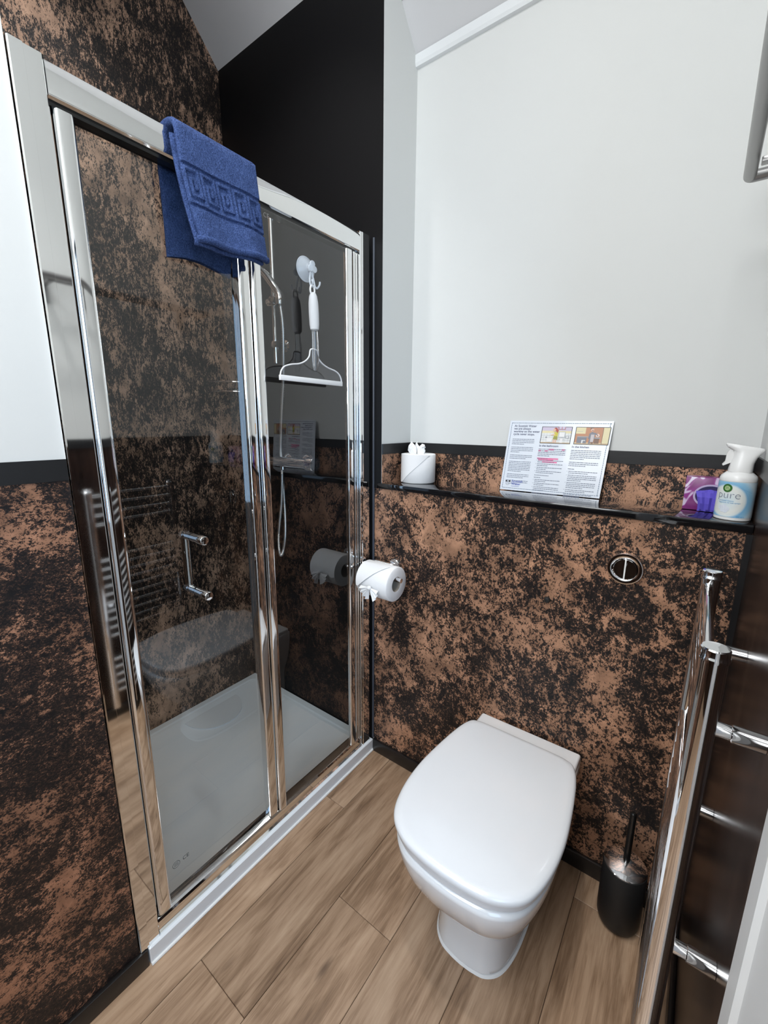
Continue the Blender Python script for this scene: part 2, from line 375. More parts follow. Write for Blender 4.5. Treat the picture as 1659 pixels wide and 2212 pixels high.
# seam between ceiling boards
ys = 1.352
mb = MB().prism([(0, 0), (1.02, 0), (1.02, 0.0025), (0, 0.0025)], (XC, ys, ceil_z(ys)-0.0016), (1, 0, 0), (0, 0.67, -0.74), 0.003)
M['joint'] = simple('grey_joint', (0.22, 0.22, 0.23), 0.8)
struct(mb.build('trim_2', M['joint'], None, 0), 'thin seam between the sloping ceiling boards', 'ceiling joint')
mb = MB().loft([[(x, YW, 2.580), (x, YW-0.012, 2.581), (x, YW-0.016, 2.590), (x, YW-0.016, ceil_z(YW-0.016)-0.004), (x, YW, ceil_z(YW))] for x in (XC, XR)])
struct(mb.build('trim_3', M['white_trim'], None, 0), 'white cove trim where the sloping ceiling meets the white wall', 'ceiling trim')
# black strips
mb = MB().box(XL, XL+0.004, YF, Y0-0.001, HS0, HS1+0.004); struct(mb.build('trim_4', M['black_strip'], None, 0), 'black painted band along the left wall', 'wall band')
mb = MB().box(XC, XR, YW-0.009, YW, HS0, HS1).box(XC, XC+0.006, YB+0.001, YW-0.009, HS0, HS1)
struct(mb.build('trim_5', M['black_strip'], None, 0), 'black painted band on the wall above the ledge', 'wall band')
mb = MB().box(XR-0.005, XR, 0.54, YW-0.009, HS0, HS1); struct(mb.build('trim_6', M['black_strip'], None, 0), 'black painted band along the right wall', 'wall band')
mb = MB().tube([(-0.9875, YB+0.001, 0.06), (-0.9875, YB+0.001, 2.012)], 0.0045, 8); struct(mb.build('trim_7', M['seal'], None), 'dark silicone bead where the shower frame meets the boxing', 'sealant')
mb = MB().box(XR-0.012, XR, YB-0.006, YB+0.004, 0.055, H1-0.022); struct(mb.build('trim_8', M['black_strip'], None, 0), 'black corner bead between boxing and right wall', 'wall trim')
# skirting
def skirting(name, x0, x1, y0, y1, label, top=0.052):
    return struct(MB().rbox(x0, x1, y0, y1, -0.002, top, 0.003, 2).build(name, M['black_base'], None), label, 'skirting')
skirting('baseboard_left', XL, XL+0.013, YF, Y0+0.016, 'black skirting along the left wall')
skirting('baseboard_back', -0.984, XR, YB-0.008, YB+0.004, 'black skirting along the boxing behind the toilet', 0.056)
skirting('baseboard_right', XR-0.013, XR, 0.545, YB-0.008, 'black skirting along the right wall')
# doorway architrave on the right wall
d = thing('door_1', 'white stepped door frame at the right edge', 'door frame', (XR, 0.46, 0)); d['kind'] = 'structure'
def frame_profile(y0, y1, sgn):
    return [(XR, y0), (XR-0.012, y0), (XR-0.016, y0-sgn*0.012), (XR-0.014, y0-sgn*0.030), (XR-0.020, y0-sgn*0.034), (XR-0.022, y0-sgn*0.080), (XR-0.017, y0-sgn*0.086), (XR-0.017, y1), (XR, y1)]
mb = MB().loft([[(x, y, z) for x, y in frame_profile(0.545, 0.40, 1)] for z in (0, 2.10)]); mb.build('architrave', M['white_trim'], d, 25)
mb = MB().loft([[(x, y, z) for x, y in frame_profile(-0.56, -0.42, -1)] for z in (0, 2.10)]); mb.build('architrave', M['white_trim'], d, 25)
MB().box(XR-0.018, XR+0.13, 0.372, 0.400, 0, 2.08).box(XR-0.018, XR+0.13, -0.42, -0.392, 0, 2.08).box(XR-0.018, XR+0.13, -0.42, 0.40, 2.08, 2.10).build('door_lining', M['white_trim'], d, 0)

# ledge above the boxing
mb = MB().rbox(XC-0.02, XR-0.001, YB-0.004, YW-0.006, H1-0.0205, H1, 0.002, 2)
tag(mb.build('ledge_shelf', M['ledge'], None), 'glossy black ledge on top of the boxing behind the toilet', 'ledge')

# ------------------------------------------------------------------ shower tray
t = thing('shower_tray', 'white shower tray on the floor behind the glass', 'shower tray', (-1.4, 0.78, 0))
TX0, TX1, TY0, TY1 = XB+0.001, -0.985, Y0+0.019, YB-0.002
def rrect(x0, x1, y0, y1, r, z, n=6):
    out = []
    for cx, cy, a in ((x1-r, y0+r, -PI/2), (x1-r, y1-r, 0), (x0+r, y1-r, PI/2), (x0+r, y0+r, PI)):
        for k in range(n+1):
            b = a+PI/2*k/n; out.append((cx+r*math.cos(b), cy+r*math.sin(b), z))
    return out
mb = MB().loft([rrect(TX0, TX1, TY0, TY1, 0.003, 0.0), rrect(TX0, TX1, TY0, TY1, 0.003, 0.050), rrect(TX0+0.003, TX1-0.003, TY0+0.003, TY1-0.003, 0.004, 0.053),
     rrect(TX0+0.03, TX1-0.058, TY0+0.03, TY1-0.03, 0.04, 0.053), rrect(TX0+0.036, TX1-0.064, TY0+0.036, TY1-0.036, 0.04, 0.048),
     rrect(TX0+0.055, TX1-0.08, TY0+0.055, TY1-0.055, 0.05, 0.046), rrect(TX0+0.065, TX1-0.09, TY0+0.065, TY1-0.065, 0.05, 0.040), rrect(TX0+0.3, TX1-0.3, TY0+0.3, TY1-0.3, 0.05, 0.034)], True, True)
mb.build('tray_body', M['tray'], t, 30)
pts = [(TX0+0.068, 0.82), (TX0+0.068, 1.09)] + [(TX0+0.068+0.15*math.sin(PI*k/16), 0.955+0.135*math.cos(PI*k/16)) for k in range(1, 16)]
mb = MB().loft([[(x, y, z) for x, y in pts] for z in (0.0365, 0.0425)]); mb.build('drain_cover', M['tray'], t, 30)
mb = MB().tube([(TX1+0.0015, TY0, 0.003), (TX1+0.0015, TY1, 0.003)], 0.005, 8); mb.build('sealant_bead', M['silicone'], t)

# ------------------------------------------------------------------ shower screen
sc = thing('shower_screen', 'chrome framed glass shower screen with sliding door', 'shower screen', (XS-0.02, 0.78, 0.053))
ZT = 2.013
def vprofile(poly, z0, z1): return MB().loft([[(x, y, z) for x, y in poly] for z in (z0, z1)])
def rounded(x0, x1, y0, y1, r, n=5): return [(p[0], p[1]) for p in rrect(x0, x1, y0, y1, r, 0, n)]
# near wall profile: two shallow steps
poly = [(-1.035, 0.2985), (-0.994, 0.2985), (-0.9915, 0.3005), (-0.9915, 0.3195), (-0.9938, 0.3205), (-0.9938, 0.346), (-0.997, 0.3485), (-1.035, 0.3485)]
vprofile(poly, 0.0535, ZT).build('wall_profile', M['profile'], sc, 20)
poly = [(-1.035, 1.2595), (-1.010, 1.2595), (-1.006, 1.243), (-0.9925, 1.2405), (-0.9925, 1.203), (-0.9945, 1.200), (-0.9945, 1.192), (-1.035, 1.190)]
vprofile(poly, 0.0535, ZT).build('wall_profile', M['profile'], sc, 20)
prof = [(-1.036, 1.952), (-1.000, 1.952), (-0.9945, 1.955), (-0.992, 1.963), (-0.992, 1.998), (-0.996, 2.007), (-1.004, ZT-0.002), (-1.036, ZT-0.002)]
MB().loft([[(x, y, z) for x, z in prof] for y in (0.3487, 1.1915)]).build('top_rail', M['profile'], sc, 25)
MB().box(-1.030, -1.004, 0.3495, 1.190, 1.944, 1.9525).build('track_seal', M['black_gloss'], sc, 0)
prof = [(-1.038, 0.0535), (-0.994, 0.0535), (-0.993, 0.060), (-0.999, 0.064), (-1.000, 0.088), (-1.004, 0.094), (-1.014, 0.097), (-1.038, 0.097)]
MB().loft([[(x, y, z) for x, z in prof] for y in (0.3487, 1.190)]).build('bottom_rail', M['profile'], sc, 25)
def stile(name, x0, x1, y0, y1, parent, r=0.006, z0=0.098, z1=1.945, mat='profile'):
    return vprofile(rounded(x0, x1, y0, y1, r), z0, z1).build(name, M[mat], parent, 40)
# fixed pane towards the far wall
fx = MB().box(-1.0075, -1.0020, 0.775, 1.150, 0.0975, 1.9450).build('fixed_pane', M['glass'], sc, 0)
fx['label'] = 'fixed clear glass pane beside the wall'
stile('stile', -1.015, -0.994, 0.759, 0.789, fx, 0.007)
stile('stile', -1.014, -0.996, 1.130, 1.160, fx, 0.006)
stile('stile', -1.014, -0.998, 1.166, 1.176, fx, 0.003); stile('stile', -1.016, -1.000, 1.1805, 1.189, fx, 0.003)
# sliding door
dr = MB().box(-1.0275, -1.0220, 0.372, 0.745, 0.1000, 1.9440).build('sliding_door', M['glass'], sc, 0)
dr['label'] = 'clear glass sliding door'
stile('stile', -1.036, -1.003, 0.3545, 0.391, dr, 0.010); stile('stile', -1.034, -1.002, 0.724, 0.7568, dr, 0.006)
mb = MB().tube(fillet([(-1.030, 0.552, 1.106), (-1.062, 0.552, 1.106), (-1.062, 0.552, 0.958), (-1.030, 0.552, 0.958)], 0.008), 0.0105, 16)
for z in (1.106, 0.958):
    mb.lathe([(0.0105, 0), (0.0105, 0.030), (0.0118, 0.031), (0.0118, 0.052), (0.0105, 0.0545), (0.009, 0.055)], (-1.022, 0.552, z), (1, 0, 0), 24)
mb.build('handle', M['chrome'], dr)
def small_mark(parent, y, z, s, ring=True, mat='etch', x=-1.0215):
    m_ = MB(); text_mb(m_, 'CE', s, (x, y, z), (0, 1, 0), (0, 0, 1))
    if ring:
        c0 = (x, y-0.018, z+0.004)
        m_.loft([arc(c0, (0, 1, 0), (0, 0, 1), 0.0105, 0, 2*PI*31/32, 31), arc(c0, (0, 1, 0), (0, 0, 1), 0.0095, 0, 2*PI*31/32, 31)], False, False)
        for k in range(3): m_.add([(x, y-0.024, z+k*0.004), (x, y-0.012, z+k*0.004), (x, y-0.012, z+k*0.004+0.0012), (x, y-0.024, z+k*0.004+0.0012)], [(0, 1, 2, 3)])
    return m_.build('safety_mark', M[mat], parent, 0)
small_mark(dr, 0.438, 0.190, 0.016); small_mark(fx, 0.808, 1.925, 0.016, False, 'steel', -1.0015)

# ------------------------------------------------------------------ toilet
t = thing('toilet', 'white back-to-wall toilet with closed lid', 'toilet', (-0.336, 0.96, 0))
TC = -0.336
def outline(half, z, n=5):
    # half: (half-width, y) from the back centre to the front centre, made smooth and mirrored
    P = catmull([(a, b, 0) for a, b in half], n)
    Rr = [(TC+p.x, p.y, z) for p in P]; Lf = [(TC-p.x, p.y, z) for p in reversed(P[1:-1])]
    return Rr+Lf
def scale_out(half, sx, y_shift_front, yb=None):
    yb_ = half[0][1]; yf = half[-1][1]
    return [(a*sx, (yb if yb is not None else yb_)+(b-yb_)/(yf-yb_)*((yf+y_shift_front)-(yb if yb is not None else yb_))) for a, b in half]
LID = [(0, 1.172), (0.10, 1.172), (0.140, 1.168), (0.163, 1.150), (0.180, 1.095), (0.194, 0.990), (0.200, 0.890), (0.191, 0.795), (0.165, 0.725), (0.114, 0.687), (0.055, 0.674), (0, 0.671)]
def shrink(d): return [(max(a-d*min(1, a/0.05), 0), b+d*(1 if b < 0.8 else (-1 if b > 1.16 else 0))) for a, b in LID]
# bowl: rim outline narrowing to the foot
BOWL = [(0, 1.255), (0.10, 1.255), (0.155, 1.255), (0.160, 1.25), (0.168, 1.14), (0.186, 0.990), (0.192, 0.890), (0.183, 0.795), (0.156, 0.725), (0.108, 0.687), (0.052, 0.675), (0, 0.672)]
def bl(sx, dy, sxb):
    out = []
    for a, b in BOWL:
        k = min(1, max(0, (1.255-b)/0.30)); s_ = sxb+(sx-sxb)*k; out.append((a*s_, 1.255+(b-1.255)*((1.255-0.672-dy)/(1.255-0.672))))
    return out
secs = [(0.0, 0.560, 0.140, 0.66), (0.012, 0.585, 0.130, 0.67), (0.03, 0.565, 0.138, 0.66), (0.10, 0.555, 0.145, 0.66), (0.155, 0.570, 0.142, 0.67), (0.175, 0.605, 0.130, 0.69),
        (0.195, 0.680, 0.105, 0.75), (0.225, 0.775, 0.072, 0.83), (0.27, 0.875, 0.040, 0.91), (0.32, 0.95, 0.016, 0.97), (0.365, 0.99, 0.003, 1.0), (0.396, 1.0, 0.0, 1.0), (0.402, 0.985, 0.004, 0.99)]
mb = MB().loft([outline(bl(sx, dy, sb), z) for z, sx, dy, sb in secs])
o = mb.build('bowl', M['ceramic'], t, 60); o.modifiers.new('smooth', 'SUBSURF').levels = 1; o.modifiers['smooth'].render_levels = 1
mb = MB().rbox(TC-0.161, TC+0.161, 1.158, 1.2555, 0.386, 0.412, 0.008, 4); mb.build('rear_shelf', M['ceramic'], t)
mb = MB().loft([outline(shrink(0.012), 0.4025), outline(shrink(0.006), 0.405), outline(shrink(0.005), 0.418), outline(shrink(0.009), 0.4205)]); mb.build('seat', M['lid'], t, 50)
mb = MB().loft([outline(shrink(0.007), 0.4225), outline(shrink(0.001), 0.4245), outline(LID, 0.430), outline(LID, 0.438), outline(shrink(0.0025), 0.4425), outline(shrink(0.008), 0.4455), [(TC+(p[0]-TC)*0.9, 0.92+(p[1]-0.92)*0.93, 0.447) for p in outline(LID, 0)], [(TC+(p[0]-TC)*0.3, 0.92+(p[1]-0.92)*0.3, 0.4485) for p in outline(LID, 0)]]); mb.build('lid', M['lid'], t, 60)
for sx in (-1, 1): MB().lathe([(0.0085, 0), (0.0085, 0.03)], (TC+sx*0.085-0.015, 1.163, 0.421), (1, 0, 0), 16).build('hinge', M['chrome'], t)
ft = outline(bl(0.56, 0.140, 0.66), 0.0)
o_ = outline(bl(0.60, 0.132, 0.69), 0.0)
mb = MB().loft([o_, [(p[0], p[1], 0.004) for p in outline(bl(0.585, 0.134, 0.68), 0)], [(p[0], p[1], 0.006) for p in ft]]); mb.build('sealant_bead', M['silicone'], t)

# flush plate and stop
t = thing('flush_button', 'round chrome dual flush button set in the copper panel', 'flush button', (-0.125, YB+0.004, 0.975))
fc = (-0.125, YB+0.0035, 1.017)
MB().lathe([(0.044, 0), (0.044, 0.004), (0.042, 0.007), (0.036, 0.008), (0.030, 0.0055), (0.029, 0.003)], fc, (0, -1, 0), 48, True, False).build('rim', M['chrome'], t)
def half_disc(a0, a1, r, name):
    c_ = Vector(fc)+Vector((0, -0.003, 0)); P = arc(c_, (1, 0, 0), (0, 0, 1), r, a0, a1, 24)
    P2 = [p+Vector((0, -0.005, 0)) for p in P]; P3 = [c_+(p-c_)*0.94+Vector((0, -0.0065, 0)) for p in P]
    MB().loft([P, P2, P3]).build(name, M['chrome'], t)
half_disc(math.radians(78), math.radians(250), 0.0285, 'button'); half_disc(math.radians(-106), math.radians(74), 0.0285, 'button')
MB().box(fc[0]-0.0018, fc[0]+0.0018, fc[1]-0.0105, fc[1]-0.003, fc[2]-0.027, fc[2]+0.027).build('divider', M['white_plastic'], t, 0)
mb = MB().lathe([(0.009, 0), (0.009, 0.006), (0.007, 0.009), (0.003, 0.010), (0.0025, 0.008)], (-0.318, YB+0.0038, 0.876), (0, -1, 0), 24)
tag(mb.build('lid_stop', M['rubber'], None), 'small black rubber stop on the panel above the toilet', 'bumper')

# ------------------------------------------------------------------ towel radiator on the right wall
t = thing('towel_radiator', 'tall chrome ladder towel radiator on the right wall', 'radiator', (0.05, 0.86, 0.08))
RX, RYN, RYF, RZ0, RZ1 = 0.0480, 0.662, 1.030, 0.09, 1.100
for y in (RYN, RYF):
    p = MB().tube([(RX, y, RZ0), (RX, y, RZ1)], 0.0156, 28).build('post', M['chrome'], t)
    MB().lathe([(0.0175, 0), (0.0175, 0.004), (0.0165, 0.0055), (0.0165, 0.0155), (0.0150, 0.0172), (0.0, 0.0176)], (RX, y, RZ1), (0, 0, 1), 32).build('cap', M['chrome'], p)
zs = [1.085-0.0415*k for k in range(4)] + [0.800-0.0393*k for k in range(10)] + [0.330-0.0393*k for k in range(5)]
for z in zs:
    pts = [(RX-0.005, RYN, z), (RX-0.005, RYF, z)]
    MB().tube(pts, 0.0082, 16).build('rail', M['chrome'], t)
for y, z in ((RYN+0.030, 0.985), (RYF-0.030, 0.968), (RYN+0.030, 0.590), (RYF-0.012, 0.590)):
    MB().lathe([(0.0105, 0), (0.0105, 0.034), (0.0125, 0.035), (0.0125, XR-RX-0.0005)], (RX, y, z), (1, 0, 0), 24).build('wall_bracket', M['chrome'], t)

# toilet brush
t = thing('toilet_brush', 'black toilet brush in a slanted-top holder beside the toilet', 'toilet brush', (-0.022, 1.168, 0))
bx, by = -0.022, 1.168
MB().lathe([(0.030, 0), (0.041, 0.003), (0.049, 0.010), (0.0535, 0.024), (0.0545, 0.045), (0.0545, 0.199), (0.053, 0.2005)], (bx, by, 0.0003), (0, 0, 1), 56).build('holder', M['black_matte'], t, 50)
MB().lathe([(0.0528, 0.1995), (0.0528, 0.202), (0.050, 0.2035), (0.038, 0.2075), (0.022, 0.212), (0.012, 0.215)], (bx, by, 0.0003), (0, 0, 1), 56).build('lid', M['chrome'], t, 60)
MB().lathe([(0.0085, 0), (0.0085, 0.150), (0.0078, 0.156), (0.005, 0.159)], (bx+0.001, by+0.003, 0.208), (0, 0.03, 1), 24).build('handle', M['black_gloss'], t)

# ------------------------------------------------------------------ toilet roll on its holder
ry, rz, rx0, rx1, rr = 1.172, 0.833, -0.950, -0.813, 0.0635
t = thing('toilet_roll_holder', 'chrome toilet roll holder fixed to the copper panel', 'toilet roll holder', (-0.885, YB+0.003, 0.86))
MB().lathe([(0.023, 0), (0.023, 0.006), (0.021, 0.0085), (0.012, 0.0095)], (-0.884, YB+0.0036, 0.868), (0, -1, 0), 32).build('flange', M['chrome'], t)
MB().tube(fillet([(-0.884, YB-0.004, 0.868), (-0.884, YB-0.0135, 0.868), (-0.968, YB-0.0135, 0.868), (-0.968, ry, 0.851), (-0.792, ry, 0.851)], 0.012), 0.0085, 18).build('arm', M['chrome'], t)
t = thing('toilet_roll', 'white toilet roll on the chrome holder, loose end folded into a fan', 'toilet roll', (-0.88, ry, rz-rr))
def ring_x(r, x, n=48): return [(x, ry+r*math.cos(2*PI*k/n), rz+r*math.sin(2*PI*k/n)) for k in range(n)]
MB().loft([ring_x(0.0275, rx0), ring_x(rr-0.003, rx0), ring_x(rr, rx0+0.003), ring_x(rr, rx1-0.003), ring_x(rr-0.003, rx1), ring_x(0.0275, rx1)], False, False, True, True).build('paper', M['paper'], t, 50)
MB().loft([ring_x(0.0275, rx0+0.001), ring_x(0.0275, rx1-0.0005), ring_x(0.0265, rx1-0.0005), ring_x(0.0265, rx0+0.001)], False, False, True, True).build('core', M['card_core'], t, 50)
# folded wing lying on the front of the roll, then the pleated fan
def on_roll(x, ang, lift): return (x, ry-(rr+lift)*math.cos(ang), rz+(rr+lift)*math.sin(ang))
mb = MB(); n = 12
A = [on_roll(rx0+0.001, 1.35-1.55*k/n, 0.0012) for k in range(n+1)]
B = [on_roll(rx0+0.001+(0.118)*(1-(k/n)**1.1)+0.012*k/n, 1.35-1.55*k/n, 0.003+0.004*(k/n)) for k in range(n+1)]
mb.loft([A, B, [Vector(b)+Vector((0, 0.0012, -0.0006)) for b in B], [Vector(a)+Vector((0, 0.0010, 0)) for a in A]], False, False, False).build('folded_wing', M['paper'], t, 30)
pc = Vector(on_roll(-0.877, -0.06, 0.008))
def fan(a0, a1, r0, r1, npl):
    mb = MB(); inner = []; outer = []
    for k in range(npl*2+1):
        a = a0+(a1-a0)*k/(npl*2); zz = (1 if k % 2 else -1)
        r = r0+(r1-r0)*k/(npl*2)
        base = pc+Vector((math.cos(a)*0.004, -0.004-0.001*zz, math.sin(a)*0.004)); tip = pc+Vector((math.cos(a)*r, -0.006-0.006*zz, math.sin(a)*r))
        inner.append(base); outer.append(tip)
    back = Vector((0, 0.0016, 0))
    mb.loft([inner, outer, [p+back for p in outer], [p+back for p in inner]], False, False, False, True)
    mb.build('fan_fold', M['paper'], t, 10)
fan(math.radians(182), math.radians(262), 0.042, 0.046, 4); fan(math.radians(284), math.radians(352), 0.052, 0.036, 3)
MB().lathe([(0.002, -0.007), (0.007, -0.004), (0.0085, 0.0), (0.006, 0.005), (0.002, 0.007)], pc+Vector((0, -0.006, 0)), (0, -0.6, 0.5), 12).build('fan_pinch', M['paper'], t, 30)

# spare roll standing on the ledge
sx_, sy_, sr = -0.864, 1.382, 0.0645
t = thing('toilet_roll', 'white toilet roll standing on the ledge with tissue tuft on top', 'toilet roll', (sx_, sy_, H1))
MB().lathe([(0.0225, 0), (sr-0.003, 0), (sr, 0.003), (sr, 0.105), (sr-0.003, 0.108), (0.022, 0.108)], (sx_, sy_, H1+0.0002), (0, 0, 1), 56, True, False).build('paper', M['paper'], t, 50)
def on_cyl(a, z, l): return (sx_+(sr+l)*math.cos(a), sy_+(sr+l)*math.sin(a), H1+z)
mb = MB(); n = 18
a_lo, a_hi = math.radians(-122+0), math.radians(-28)
top_e = [on_cyl(math.radians(-165)+(math.radians(-20)-math.radians(-165))*k/n, 0.1075, 0.0014) for k in range(n+1)]
bot_e = []
for k in range(n+1):
    a = math.radians(-165)+(math.radians(-20)-math.radians(-165))*k/n
    ta = math.degrees(a); zz = 0.0025 if ta < -122 else 0.0025+(0.103)*min(1, (ta+122)/98)
    bot_e.append(on_cyl(a, zz, 0.0022))
mb.loft([bot_e, top_e], False, False, False); 
sh = MB(); sh.loft([bot_e, top_e, [(p[0]*1+(sx_-p[0])*0.02, p[1]+(sy_-p[1])*0.02, p[2]) for p in top_e], [(p[0]+(sx_-p[0])*0.025, p[1]+(sy_-p[1])*0.025, p[2]) for p in bot_e]], False, False, False, True)
sh.build('folded_wing', M['paper'], t, 30)
rnd = random.Random(3)
def crumple(mb, poly, o, ang, tilt, bulge):
    u = Vector((math.cos(ang), math.sin(ang), 0)); nrm = Vector((math.sin(ang), -math.cos(ang), 0)); w = (Vector((0, 0, 1))+nrm*tilt).normalized()
    P = []
    n = len(poly)
    for i in range(n):
        a, b_ = poly[i], poly[(i+1) % n]; P.append(a); P.append(((a[0]+b_[0])/2, (a[1]+b_[1])/2))
    cx, cy = sum(p[0] for p in poly)/n, sum(p[1] for p in poly)/n
    ring1 = [Vector(o)+u*p[0]+w*p[1]+nrm*(rnd.random()-0.5)*0.006 for p in P]
    ring2 = [Vector(o)+u*(cx+(p[0]-cx)*0.5)+w*(cy+(p[1]-cy)*0.5)+nrm*(bulge*0.7+(rnd.random()-0.5)*0.007) for p in P]
    c0 = [Vector(o)+u*(cx+(p[0]-cx)*0.05)+w*(cy+(p[1]-cy)*0.05)+nrm*bulge for p in P]
    bk_ = [p-nrm*0.0012 for p in ring1]; bk2 = [p-nrm*0.0012 for p in ring2]; bk3 = [p-nrm*0.0012 for p in c0]
    mb.loft([bk3, bk2, bk_, ring1, ring2, c0], True, True)
LEFT = [(-0.020, -0.001), (-0.030, 0.012), (-0.026, 0.030), (-0.015, 0.047), (-0.003, 0.034), (0.006, 0.022), (0.006, -0.001)]
RIGHT = [(-0.014, -0.001), (-0.012, 0.022), (-0.002, 0.032), (0.004, 0.038), (0.012, 0.036), (0.016, 0.030), (0.013, 0.026), (0.016, 0.012), (0.011, -0.001)]
to = (sx_-0.004, sy_-0.020, H1+0.1085)
mb = MB(); crumple(mb, LEFT, to, 0.15, 0.05, 0.006); crumple(mb, [(x*0.9+0.004, z*0.97) for x, z in LEFT], (to[0], to[1]+0.016, to[2]), -0.35, -0.1, 0.004); mb.build('tissue_tuft', M['paper'], t, 8)
mb = MB(); crumple(mb, RIGHT, (to[0]+0.022, to[1]+0.006, to[2]), 0.1, 0.0, 0.006); crumple(mb, [(x*0.9, z*0.8) for x, z in RIGHT], (to[0]+0.020, to[1]+0.020, to[2]), -0.3, -0.1, 0.005); mb.build('tissue_tuft', M['paper'], t, 8)

# ------------------------------------------------------------------ information card
CO = Vector((-0.546, 1.408, H1+0.0005)); CU = Vector((1, 0.030, 0)).normalized(); 
CWv = Vector((0.012, 0.028, 0.232)); CH = CWv.length; CWn = CWv.normalized(); CN = CU.cross(CWn).normalized()
CWD = 0.313
card = thing('information_card', 'laminated leaflet leaning on the wall at the middle of the ledge', 'leaflet', CO+CU*CWD/2)
M['laminate'] = simple('white_laminated_paper', (0.74, 0.79, 0.87), 0.22, 0, 0.3)
def cpt(a, b, l=0.0): return CO+CU*a+CWn*b+CN*l
def crect(mb, a0, a1, b0, b1, l): mb.add([cpt(a0, b0, l), cpt(a1, b0, l), cpt(a1, b1, l), cpt(a0, b1, l)], [(0, 1, 2, 3)])
def cpoly(mb, pts, l): mb.add([cpt(a, b, l) for a, b in pts], [tuple(range(len(pts)))])
def cdisc(mb, a, b, r, l, sq=1.0, n=20): cpoly(mb, [(a+r*math.cos(2*PI*k/n), b+sq*r*math.sin(2*PI*k/n)) for k in range(n)], l)
MB().loft([[cpt(a, b, z) for a, b in ((0, 0), (CWD, 0), (CWD, CH), (0, CH))] for z in (-0.0012, 0)]).build('sheet', M['laminate'], card, 0)
mb = MB()
for i in range(46):
    a = 0.008+i*0.00655; wd = 0.0050 if i % 3 else 0.0060
    crect(mb, a, a+wd, 0.0065, 0.0080, 0.0003); crect(mb, a, a+wd, CH-0.0085, CH-0.0070, 0.0003)
for i in range(34):
    b = 0.008+i*0.0065
    crect(mb, 0.0065, 0.0080, b, b+0.005, 0.0003); crect(mb, CWD-0.0085, CWD-0.007, b, b+0.005, 0.0003)
mb.build('border', M['ink_teal'], card, 0)
mb = MB()
for i, s_ in enumerate(('At Scottish Water', 'we are always', 'working so the water', 'cycle never stops.')):
    text_mb(mb, s_, 0.0098, cpt(0.017, CH-0.0205-i*0.0090, 0.0004), CU, CWn, 'LEFT', 0.00012)
mb.build('heading', M['ink_navy'], card, 0)
mb = MB()
text_mb(mb, 'In the bathroom', 0.0090, cpt(0.108, CH-0.083, 0.0004), CU, CWn, 'LEFT', 0.00012)
mb.build('heading', M['ink_navy'], card, 0)
mb = MB()
text_mb(mb, 'In the kitchen', 0.0090, cpt(0.208, CH-0.083, 0.0004), CU, CWn, 'LEFT', 0.00012)
mb.build('heading', M['ink_navy'], card, 0)
mb = MB(); rnd = random.Random(11)
def textlines(a0, a1, b, n, step=0.0054, bullet=False):
    for i in range(n):
        a = a0; end = a1 if i < n-1 else a0+(a1-a0)*(0.35+0.45*rnd.random())
        while a < end:
            w_ = min(0.002+rnd.random()*0.0075, end-a)
            crect(mb, a, a+w_, b-i*step, b-i*step+0.0019, 0.0003); a += w_+0.0011
        if bullet and i == 0: cdisc(mb, a0-0.004, b+0.001, 0.0009, 0.0003, 1, 8)
    return b-n*step
b = CH-0.062
for n in (4, 4, 3, 7, 3, 3): b = textlines(0.017, 0.090, b, n)-0.0052
b = textlines(0.108, 0.193, CH-0.092, 5)-0.004
b = textlines(0.108, 0.175, b, 1)
for n in (2, 2, 2, 2): b = textlines(0.111, 0.190, b, n, bullet=True)-0.001
b = textlines(0.108, 0.188, b-0.002, 1)-0.002; b = textlines(0.108, 0.155, b, 1)-0.002
for n in (2, 2, 3): b = textlines(0.111, 0.190, b, n, bullet=True)-0.001
textlines(0.108, 0.190, b-0.003, 2)
b = textlines(0.208, 0.294, CH-0.092, 6)-0.005; b = textlines(0.208, 0.292, b, 3)-0.005; b = textlines(0.208, 0.24, b, 1)-0.002
for n in (2, 4, 4, 2): b = textlines(0.211, 0.294, b, n, bullet=True)-0.0015
textlines(0.208, 0.290, b-0.002, 2, 0.0042)
mb.build('body_text', M['ink_grey'], card, 0)
mb = MB()
for a0, a1, bb in ((0.140, 0.156, 0.0925), (0.180, 0.189, 0.0925), (0.108, 0.116, 0.0975), (0.128, 0.138, 0.0975), (0.108, 0.174, 0.1225), (0.112, 0.160, 0.1275), (0.126, 0.172, 0.1335)):
    crect(mb, a0, a1, CH-bb-0.0012, CH-bb+0.0034, 0.00022)
mb.build('highlighting', M['marker_pink'], card, 0)
# logo: two dark wedges, a small bowl curve, and the name
mb = MB()
cpoly(mb, [(0.016, 0.034), (0.0235, 0.0305), (0.016, 0.0265)], 0.0004); cpoly(mb, [(0.032, 0.034), (0.0245, 0.0305), (0.032, 0.0265)], 0.0004)
for k in range(10):
    a_ = PI+PI*k/10; b_ = PI+PI*(k+1)/10
    cpoly(mb, [(0.024+0.006*math.cos(a_), 0.021+0.004*math.sin(a_)), (0.024+0.006*math.cos(b_), 0.021+0.004*math.sin(b_)), (0.024+0.0052*math.cos(b_), 0.021+0.0032*math.sin(b_)), (0.024+0.0052*math.cos(a_), 0.021+0.0032*math.sin(a_))], 0.0004)
mb.build('emblem', M['ink_black'], card, 0)
mb = MB(); text_mb(mb, 'Scottish', 0.0115, cpt(0.037, 0.0275, 0.0004), CU, CWn, 'LEFT', 0.0001); text_mb(mb, 'Water', 0.0115, cpt(0.037, 0.0185, 0.0004), CU, CWn, 'LEFT', 0.0001)
crect(mb, 0.037, 0.064, 0.0135, 0.0145, 0.0004); mb.build('company_name', M['ink_blue'], card, 0)
